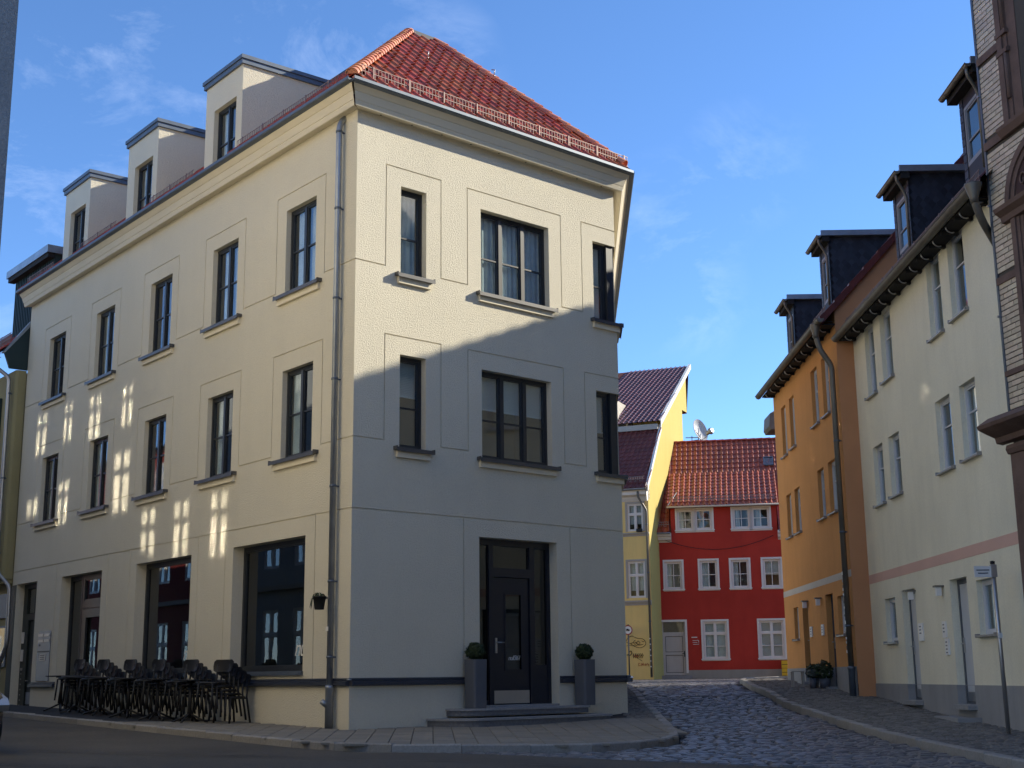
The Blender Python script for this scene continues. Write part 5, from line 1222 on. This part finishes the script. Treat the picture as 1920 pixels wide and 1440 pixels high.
# ------------------------------------------------------------------ houses across the left street (their windows throw the light patches)
C0 = Vector((-5.2, 13.0)); FG = frame(C0.x, C0.y, d=UL[:])
M_gry = material('dark_grey_roughcast', (.30, .30, .30), .95, vary=.12, vscale=1.5, bump=.9, bscale=45, stain=.25)
M_warm = material('light_sand_render', (.80, .72, .56), .9, vary=.05, bump=.3)
gh = thing('grey_house', 'tall grey roughcast house filling the upper left edge', 'building', FG)
M_mirror = glass('bright_window_glass', (.30, .34, .34), 12.0, rough=.04)
wins = [c + 4.96 for c in (1.68, 3.29, 4.85)]; rows_ = [(.2, 2.2), (6.35, 7.75)]
hh = [(c - .42, c + .42, a, b, .10) for c in wins for a, b in rows_] + [(6.55, 6.85, 4.1, 5.0, .10)]
relief_wall(0, 10.56, -1.6, 12.2, hh, []).build('wall', M_warm, gh)
for q in hh: window(gh, FG, q[0], q[1], q[2], q[3], .03, 2, (), fw=.06, mw=.09, bw=.04, fmat=M_white, gmat=M_mirror, room=.5, transom=q[2] + (q[3] - q[2]) * .66)
MB().quad((0, -.0, -1.6), (0, 9, -1.6), (0, 9, 12.2), (0, 4.5, 15.6), (0, 0, 12.2)).quad((10.56, 0, -1.6), (10.56, 9, -1.6), (10.56, 9, 12.2), (10.56, 4.5, 15.6), (10.56, 0, 12.2)).quad((0, 9, -1.6), (10.56, 9, -1.6), (10.56, 9, 12.2), (0, 9, 12.2)).build('gable_wall', M_gry, gh)
MB().quad((0, -.25, 12.1), (10.56, -.25, 12.1), (10.56, 4.5, 15.7), (0, 4.5, 15.7)).quad((0, 4.5, 15.7), (10.56, 4.5, 15.7), (10.56, 9.3, 12.1), (0, 9.3, 12.1)).build('roof', M_darktile, gh)
def across_house(name, label, x_off, width, wallm, centres, rows_, top, extra=(), rise=1.6):
    F = FG @ Matrix.Translation((x_off, 0, 0)); g2 = thing(name, label, 'building', F)
    hh = [(c - .48, c + .48, a, b, .10) for c in centres for a, b in rows_] + list(extra)
    relief_wall(0, width, -1.6, top, hh, []).build('wall', wallm, g2)
    for q in hh: window(g2, F, q[0], q[1], q[2], q[3], .03, 2, (), fw=.06, mw=.09, fmat=M_white, gmat=M_mirror, room=.5, transom=q[2] + (q[3] - q[2]) * .66)
    for z0 in [r[1] + .55 for r in rows_[:-1]]: MB().box(0, width, -.10, -.001, z0, z0 + .14).build('string_course', M_greytrim, g2)
    MB().quad((width, 0, -1.6), (width, 9, -1.6), (width, 9, top), (width, 4.5, top + rise), (width, 0, top)).quad((0, 0, -1.6), (0, 9, -1.6), (0, 9, top), (0, 4.5, top + rise), (0, 0, top)).quad((0, 9, -1.6), (width, 9, -1.6), (width, 9, top), (0, 9, top)).build('wall', M_gry, g2)
    MB().quad((0, -.25, top - .1), (width, -.25, top - .1), (width, 4.5, top + rise), (0, 4.5, top + rise)).quad((0, 4.5, top + rise), (width, 4.5, top + rise), (width, 9.3, top - .1), (0, 9.3, top - .1)).build('roof', M_darktile, g2)
    return g2
across_house('blue_grey_house', 'blue grey house across the left street mirrored in the first shop window', 10.56, 15.24, material('blue_grey_render', (.38, .40, .40), .9, vary=.06), [c + 4.96 - 10.56 for c in (6.3, 8.05, 9.75, 11.5, 13.3, 15.1, 16.9, 18.7)], [(-.1, 2.0), (3.2, 5.0)], 11.0,
    [(c + 4.96 - 10.56 - w, c + 4.96 - 10.56 + w, a, b, .10) for c, w, a, b in ((6.35, .5, 7.65, 9.15), (6.4, .42, 5.75, 7.2), (8.05, .42, 6.9, 8.2), (9.72, .40, 7.7, 8.9), (11.75, .46, 7.0, 8.7), (5.98 + .25, .36, 9.55, 10.6), (8.05, .40, 9.5, 10.7), (9.7, .34, 9.7, 10.8), (11.45, .42, 9.6, 10.8))], rise=1.4)
across_house('oxblood_house', 'dark red house across the left street mirrored in the second shop window', 25.8, 12.5, material('oxblood_render', (.24, .035, .03), .9, vary=.06), [1.4 + 2.0 * k for k in range(6)], [(-.2, 1.9), (3.2, 5.0), (6.0, 7.3)], 7.9)
across_house('ochre_house', 'ochre house far down the left street mirrored in the glazed door', 38.3, 16, material('dull_ochre_render', (.40, .30, .16), .9, vary=.06), [1.4 + 2.0 * k for k in range(7)], [(-.2, 1.9), (3.2, 5.0), (6.0, 7.3)], 8.1)

# ------------------------------------------------------------------ terrace furniture stacked along the left front
def chair_thing(M, label):
    c = thing('bistro_chair', label, 'chair', M, 'black chairs stacked along the cream wall')
    return c
seat_m = MB()
ns = 20
def superellipse(a, b, p=3.2): return [(a * math.copysign(abs(math.cos(t)) ** (2 / p), math.cos(t)), b * math.copysign(abs(math.sin(t)) ** (2 / p), math.sin(t))) for t in [2 * math.pi * k / ns for k in range(ns)]]
o_ = superellipse(.205, .215); i = 0
seat_m.v = [(x * .94, y * .94, .462) for x, y in o_] + [(x, y, .452) for x, y in o_] + [(x, y, .430) for x, y in o_] + [(0, 0, .452)]
for k in range(ns): j = (k + 1) % ns; seat_m.f += [(k, j, 3 * ns), (ns + k, ns + j, j, k), (2 * ns + k, 2 * ns + j, ns + j, ns + k)]; seat_m.sm += [True] * 3
seat_m.f.append(tuple(range(2 * ns, 3 * ns))[::-1]); seat_m.sm.append(False)
me_seat = seat_m.mesh('seat'); me_seat.materials.append(M_chair)
bk = MB(); nb = 12; rowsb = []
for (zz, hw, off) in ((.625, .17, .0), (.65, .225, -.005), (.72, .245, -.018), (.80, .24, -.03), (.835, .19, -.035)):
    rowsb.append([(-.215 + off + .075 * (1 - math.cos((k / nb - .5) * 2.1)), (k / nb - .5) * 2 * hw, zz) for k in range(nb + 1)])
for th_ in (0, -.018):
    base_i = len(bk.v)
    for rr in rowsb: bk.v += [(x + th_, y, z) for x, y, z in rr]
    for a in range(len(rowsb) - 1):
        for k in range(nb): q = base_i + a * (nb + 1) + k; bk.f.append((q, q + 1, q + nb + 2, q + nb + 1)); bk.sm.append(True)
me_back = bk.mesh('backrest'); me_back.materials.append(M_chair)
me_fl = MB().tube([(.175, .175, .435), (.205, .20, 0)], .018, 8).mesh('leg'); me_fr = MB().tube([(.175, -.175, .435), (.205, -.20, 0)], .018, 8).mesh('leg')
me_bl = MB().tube([(-.225, .155, .75), (-.20, .17, .44), (-.27, .20, 0)], .018, 8).mesh('leg'); me_br = MB().tube([(-.225, -.155, .75), (-.20, -.17, .44), (-.27, -.20, 0)], .018, 8).mesh('leg')
for me in (me_fl, me_fr, me_bl, me_br): me.materials.append(M_chair)
fm = MB().tube([(.175, -.17, .425), (.175, .17, .425)], .012, 8).tube([(-.20, -.165, .425), (-.20, .165, .425)], .012, 8).tube([(.175, .17, .425), (-.20, .165, .425)], .012, 8).tube([(.175, -.17, .425), (-.20, -.165, .425)], .012, 8).mesh('seat_frame'); fm.materials.append(M_chair)
where = ['in the stack nearest the corner downpipe', 'in the second stack from the corner downpipe', 'in the third stack from the corner downpipe', 'in the third stack from the letterboxes', 'in the second stack from the letterboxes', 'in the stack nearest the letterboxes']
order = ['lowest', 'second lowest', 'middle', 'second highest', 'topmost']
for s, u in enumerate((3.12, 4.42, 5.78, 7.08, 8.40, 9.66)):
    n0 = .42; zg = -.76 + .0178 * u - .02
    for k in range(5):
        n = n0 + .085 * k; p = P0 + UL * u + NL * n; a = math.atan2(NL.y, NL.x) + random.uniform(-.03, .03) + (.25 if s in (0,) else .1)
        Mc = Matrix.Translation((p.x, p.y, zg + .062 * k)) @ Matrix.Rotation(a, 4, 'Z')
        c = chair_thing(Mc, f'{order[k]} black bistro chair {where[s]}')
        for nm, me in (('seat', me_seat), ('backrest', me_back), ('leg', me_fl), ('leg', me_fr), ('leg', me_bl), ('leg', me_br), ('seat_frame', fm)): add(nm, me, None, c, Mc)
me_top = MB().lathe([(.0, .742), (.335, .742), (.345, .736), (.345, .722), (.33, .716), (.0, .716)], 0, 0, 32, cap=False).mesh('table_top'); me_top.materials.append(M_chair)
me_col = MB().tube([(0, 0, .715), (0, 0, .08)], .03, 12).box(-.12, .12, -.02, .02, .695, .715).mesh('column'); me_col.materials.append(M_chair)
me_foot = MB().tube([(0, 0, .16), (.20, 0, .07), (.34, 0, .015)], .018, 8).mesh('foot'); me_foot.materials.append(M_chair)
tl = ['nearest the corner downpipe', 'second from the corner downpipe', 'midway along the row of stacked chairs', 'third from the letterboxes', 'second from the letterboxes', 'nearest the letterboxes']
for s, (u, n) in enumerate(((3.78, .86), (5.12, .86), (6.45, .84), (7.78, .84), (9.10, .80), (10.45, .62))):
    p = P0 + UL * u + NL * n; Mt = Matrix.Translation((p.x, p.y, -.76 + .0178 * u - .02)) @ Matrix.Rotation(random.uniform(0, 1.5), 4, 'Z') @ (Matrix.Rotation(R(3), 4, 'X') if s in (3, 4) else Matrix())
    t = thing('bistro_table', f'round black bistro table {tl[s]}', 'table', Mt, 'black bistro tables between the chair stacks')
    add('table_top', me_top, None, t, Mt); add('column', me_col, None, t, Mt)
    for k in range(4): add('foot', me_foot, None, t, Mt @ Matrix.Rotation(k * math.pi / 2, 4, 'Z'))

# ------------------------------------------------------------------ planters with box balls
def leaf_ball(center, r, n, M, root=None, name='foliage', flat=1.0, size=.035, mat=None, seed=1):
    rnd = random.Random(seed); m = MB()
    for k in range(n):
        d = Vector((rnd.gauss(0, 1), rnd.gauss(0, 1), rnd.gauss(0, 1))).normalized(); rr = r * (rnd.uniform(.5, 1.0) ** .35) * (1 + .22 * mnoise.noise(d * 3 + Vector((seed, 0, 0)))) * (1.12 if rnd.random() < .04 else 1)
        p = Vector(center) + Vector((d.x, d.y, d.z * flat)) * rr; n_ = (d + Vector((rnd.uniform(-.8, .8), rnd.uniform(-.8, .8), rnd.uniform(-.8, .8)))).normalized()
        a = n_.cross(Vector((.3, .5, .8))).normalized() * size * rnd.uniform(.6, 1.2); b = n_.cross(a).normalized() * size * .5
        m.quad(p - a, p - b, p + a, p + b)
    return m.build(name, mat or M_leaf, root, M)
for (x, y, lab, tall) in ((2.40, -.22, 'left', .80), (4.98, -.20, 'right', .80)):
    q = FF @ Vector((x, y, -.495)); Mp = FF @ Matrix.Translation((x, y, -.495))
    pm = MB(); oo = superellipse(.150, .150, 6)
    for (s_, z) in ((.93, 0), (.95, .01), (1.0, .775), (1.0, .80), (.86, .80), (.85, .74)): pm.v += [(a * s_, b * s_, z) for a, b in oo]
    for k in range(5):
        for t in range(ns): u_ = (t + 1) % ns; pm.f.append((k * ns + t, k * ns + u_, (k + 1) * ns + u_, (k + 1) * ns + t)); pm.sm.append(False)
    pm.f.append(tuple(range(ns))[::-1]); pm.sm.append(False)
    side = 'beside the door handle' if lab == 'left' else 'at the narrow end of the door steps'
    pt = thing('planter', f'tall square grey planter {side}', 'planter', Mp, 'planters flanking the corner door')
    pm.build('pot', M_pot, pt, Mp); MB().box(-.12, .12, -.12, .12, .70, .745).build('soil', M_soil, pt, Mp)
    Mb = Mp @ Matrix.Translation((0, 0, .745)); bt = thing('box_ball', f'clipped box ball in the planter {side}', 'shrub', Mb, 'clipped box balls in planters')
    MB().tube([(0, 0, 0), (.01, 0, .12)], .018, 8).build('stem', M_soil, bt, Mb); leaf_ball((0, 0, .185), .155, 1500, Mb, bt, flat=.95, size=.028, seed=3 if lab == 'left' else 9)
# hanging pot on the downpipe
Mp = FL @ Matrix.Translation((-.52, -.26, 1.10)); fp = thing('flower_pot', 'small black flower pot hung on the corner downpipe', 'flower pot', Mp)
MB().lathe([(.075, 0), (.105, .19), (.115, .19), (.115, .21), (.10, .21), (.095, .17), (.0, .17)], 0, 0, 16, cap=False).build('pot', M_black, fp, Mp); MB().box(-.02, .12, .09, .105, .17, .20).build('hanger', M_steel, fp, Mp)
tp = thing('trailing_plant', 'withered trailing plant in the pot on the downpipe', 'plant', Mp @ Matrix.Translation((0, 0, .17)))
Mq = Mp @ Matrix.Translation((0, 0, .17)); leaf_ball((-.02, 0, .05), .10, 90, Mq, tp, flat=.5, size=.025, seed=5)
st = MB()
for k in range(7): st.tube([(-.02, 0, .03), (-.10 - .02 * k, -.02, .07 - .01 * k), (-.16 - .015 * k, -.03, .0 - .02 * k), (-.18 - .008 * k, -.03, -.10 - .02 * (k % 4))], .003, 4)
st.build('stem', M_leaf, tp, Mq)

# ------------------------------------------------------------------ street sign pole by the cream house
pp = Vector((7.09, 19.88, -.87)); Ml = Matrix.Translation(pp)
sg = thing('street_sign', 'thin steel pole with a small street name plate by the cream house', 'sign', Ml)
MB().tube([(0, 0, 0), (-.02, 0, 2.44)], .032, 12).build('pole', M_steel, sg, Ml); MB().lathe([(.034, 2.43), (.036, 2.47), (.0, 2.48)], -.02, 0, 12).build('pole_cap', M_black, sg, Ml)
pl_ = MB().box(-.25, -.02, -.42, -.40, 2.24, 2.41).box(-.05, .02, -.06, .05, 2.20, 2.42)
pl_ = MB().box(-.30, -.055, -.012, .012, 2.24, 2.40).build('name_plate', M_white, sg, Ml); MB().box(-.055, .025, -.04, .04, 2.24, 2.42).build('plate_clamp', M_steel, sg, Ml)
MB().box(-.27, -.08, -.016, -.013, 2.335, 2.35).box(-.25, -.10, -.016, -.013, 2.29, 2.305).build('plate_line', M_doorf, pl_, Ml); MB().box(-.04, .02, -.045, -.02, 1.35, 1.43).build('sticker', M_white, sg, Ml)
# round no-entry-for-trucks sign by the yellow house
pr_ = FY @ Vector((-.74, -.55, 0)); Mt = frame(pr_.x, pr_.y, th_deg=112) @ Matrix.Translation((0, 0, -.07)); ts = thing('traffic_sign', 'round white traffic sign with red ring before the yellow wall', 'traffic sign', Mt)
MB().tube([(0, 0, 0), (0, 0, 2.15)], .03, 10).build('pole', M_bronze, ts, Mt)
def disc(m, r, y, z, n=28, r0=0):
    for k in range(n):
        a, b = 2 * math.pi * k / n, 2 * math.pi * (k + 1) / n; m.quad((r0 * math.cos(a), y, z + r0 * math.sin(a)), (r * math.cos(a), y, z + r * math.sin(a)), (r * math.cos(b), y, z + r * math.sin(b)), (r0 * math.cos(b), y, z + r0 * math.sin(b)))
    return m
d_ = MB(); d_.tube([(0, -.035, 1.92), (0, -.050, 1.92)], .20, 28); d_.build('sign_disc', M_white, ts, Mt)
disc(MB(), .20, -.053, 1.92, r0=.155).build('red_ring', material('sign_red', (.30, .02, .02), .5), ts, Mt); MB().box(-.07, .03, -.056, -.053, 1.89, 1.97).box(.03, .08, -.056, -.053, 1.89, 1.94).box(-.06, -.03, -.056, -.053, 1.87, 1.89).box(.02, .05, -.056, -.053, 1.87, 1.89).build('vehicle_symbol', M_black, ts, Mt)
MB().lathe([(.16, 0), (.14, .06), (.05, .09)], 0, 0, 16).build('foot', M_white, ts, Mt)
# yellow cases by the red house corner
for k, (z, lab) in enumerate(((-.05, 'lower yellow case against the red house'), (.265, 'upper yellow case against the red house'))):
    Mx = FR @ Matrix.Translation((5.45, -.32, z)); b = thing('yellow_case', lab, 'case', Mx, 'yellow cases by the red house')
    MB().box(-.15, .15, -.18, .18, 0, .30).build('body', material('yellow_plastic', (.72, .42, .02), .5, vary=.06), b, Mx, bevel=.012); MB().box(-.14, .14, -.185, -.18, .13, .15).build('seam', M_black, b, Mx)
# shrubs in pots before the orange house door
sp = [((6.92, 31.7), .15, 'dark', 'bushy dark shrub in a pot beside the orange house door'), ((7.05, 31.2), .18, 'dark', 'broad dark shrub in a pot before the orange wall'), ((6.80, 31.3), .12, 'low', 'low silvery shrub in front of the two dark ones')]
for k, ((x, y), r, kd, lab) in enumerate(sp):
    z = G(x, y); Mx = Matrix.Translation((x, y, z)); s_ = thing('potted_shrub', lab, 'shrub', Mx, 'potted shrubs by the orange house')
    MB().lathe([(r * .6, 0), (r * .8, .22), (r * .72, .22)], 0, 0, 14).build('pot', M_pot if k else M_plinth, s_, Mx)
    leaf_ball((0, 0, .22 + r * .9), r * 1.15, 420, Mx, s_, size=.05, seed=20 + k, flat=1.1 if k < 2 else .7, mat=M_leaf if k < 2 else by_island('silvery_leaf', (.10, .11, .09), .4, rough=.7))
    MB().tube([(0, 0, .2), (0, 0, .3 + r * .5)], .02, 6).build('stem', M_soil, s_, Mx)
cr = Matrix.Translation((6.62, 32.1, G(6.62, 32.1))); cb = thing('wooden_stand', 'small pale wooden stand beside the potted shrubs', 'stand', cr)
for a, b in ((-.12, -.1), (.12, -.1), (-.12, .1), (.12, .1)): MB().box(a - .015, a + .015, b - .015, b + .015, 0, .34).build('leg', M_greytrim, cb, cr)
MB().box(-.15, .15, -.13, .13, .34, .36).build('top', M_greytrim, cb, cr)

# ------------------------------------------------------------------ car nosing in at the left edge
hd = Vector((.631, -.776)); lf_ = Vector((.776, .631)); corner = Vector((-6.50, 17.5)); nose = corner - lf_ * .74
Mcar = Matrix(((hd.x, -hd.y * 1.0, 0, nose.x), (hd.y, hd.x, 0, nose.y), (0, 0, 1, G(nose.x, nose.y) + ROAD), (0, 0, 0, 1)))
Mcar = Matrix(((hd.x, lf_.x, 0, nose.x), (hd.y, lf_.y, 0, nose.y), (0, 0, 1, G(nose.x, nose.y) + ROAD), (0, 0, 0, 1)))
M_car = material('dark_blue_car_paint', (.012, .018, .045), .25, .3, vary=0, spec=.6, coat=.8)
car = thing('parked_car', 'dark blue car whose rounded nose shows at the left edge', 'car', Mcar)
sec = [(0.0, .62, .30, .60, .62), (-.12, .76, .24, .70, .78), (-.5, .84, .20, .80, .86), (-1.0, .87, .19, .88, .95), (-1.5, .88, .19, .92, 1.02), (-2.2, .88, .19, .94, 1.45), (-3.2, .88, .19, .94, 1.48), (-3.8, .86, .22, .93, 1.10), (-4.15, .78, .30, .85, .92)]
cm = MB(); ring = []
for (x, hw, zb, zs_, zt) in sec:
    tw = hw * (.62 if zt > 1.2 else .80)
    o = [(hw * .80, zb), (hw * .97, zb + .10), (hw, (zb + zs_) / 2), (hw * .97, zs_), (tw, zt - .03), (tw * .7, zt), (0, zt + .015)]
    pts = [(x, y, z) for y, z in o] + [(x, -y, z) for y, z in o[::-1][1:]]; ring.append(len(cm.v)); cm.v += pts
nR = 13
for a, b in zip(ring, ring[1:]):
    for t in range(nR - 1): cm.f.append((a + t, a + t + 1, b + t + 1, b + t)); cm.sm.append(True)
    cm.f.append((a + nR - 1, a, b, b + nR - 1)); cm.sm.append(False)
cm.f.append(tuple(range(ring[0], ring[0] + nR))); cm.f.append(tuple(range(ring[-1], ring[-1] + nR))[::-1]); cm.sm += [False, False]
cm.build('body', M_car, car, Mcar)
for s in (-1, 1):
    for x in (-.85, -3.35):
        w = MB(); w.tube([(x, s * .90, .31), (x, s * .70, .31)], .31, 24); wo = w.build('wheel', M_black, car, Mcar); MB().tube([(x, s * .905, .31), (x, s * .89, .31)], .19, 20).build('rim', M_steel, wo, Mcar)
    MB().prism([(-.02, .60), (-.10, .68), (-.42, .76), (-.30, .60), (-.06, .52)], s * .56, s * .80, 'y').build('headlight', M_steel, car, Mcar)
    MB().prism([(-1.75, 1.0), (-2.25, 1.38), (-3.2, 1.40), (-3.6, 1.02)], s * .80, s * .84, 'y').build('side_window', M_glass, car, Mcar)
MB().quad((-1.5, -.7, 1.03), (-1.5, .7, 1.03), (-2.18, .54, 1.45), (-2.18, -.54, 1.45)).build('windscreen', M_glass, car, Mcar)
MB().box(.0, .03, -.45, .45, .34, .50).build('grille', M_black, car, Mcar); MB().box(.03, .045, -.26, .26, .36, .47).build('number_plate', M_white, car, Mcar)

# ------------------------------------------------------------------ behind the viewer: plain unseen house added to shade and be mirrored
M_beige = material('beige_render', (.70, .64, .52), .9, vary=.06)
def plain_house(name, label, M, w, d, h, wallm, storeys=4):
    t = thing(name, label, 'building', M); hs = [(1 + k * 2.2, 2.1 + k * 2.2, -0.2 + s * 3.1, 1.6 + s * 3.1, .12) for k in range(int((w - 2) / 2.2)) for s in range(storeys)]
    relief_wall(0, w, -2.5, h, hs, []).build('wall', wallm, t)
    for q in hs: window(t, M, q[0], q[1], q[2], q[3], .06, 2, (), fmat=M_white, room=None)
    MB().box(0, w, .2, d, -2.5, h).build('wall', wallm, t); MB().prism([(-.4, h - .05), (d / 2, h + d / 2 * .9), (d + .4, h - .05)], 0, w, 'x').build('roof', M_darktile, t)
plain_house('unseen_beige_house', 'beige four storey house added unseen behind the viewer for shade and reflections', frame(22, -20, d=(-1, 0)), 40, 10, 8.5, M_beige, 3)
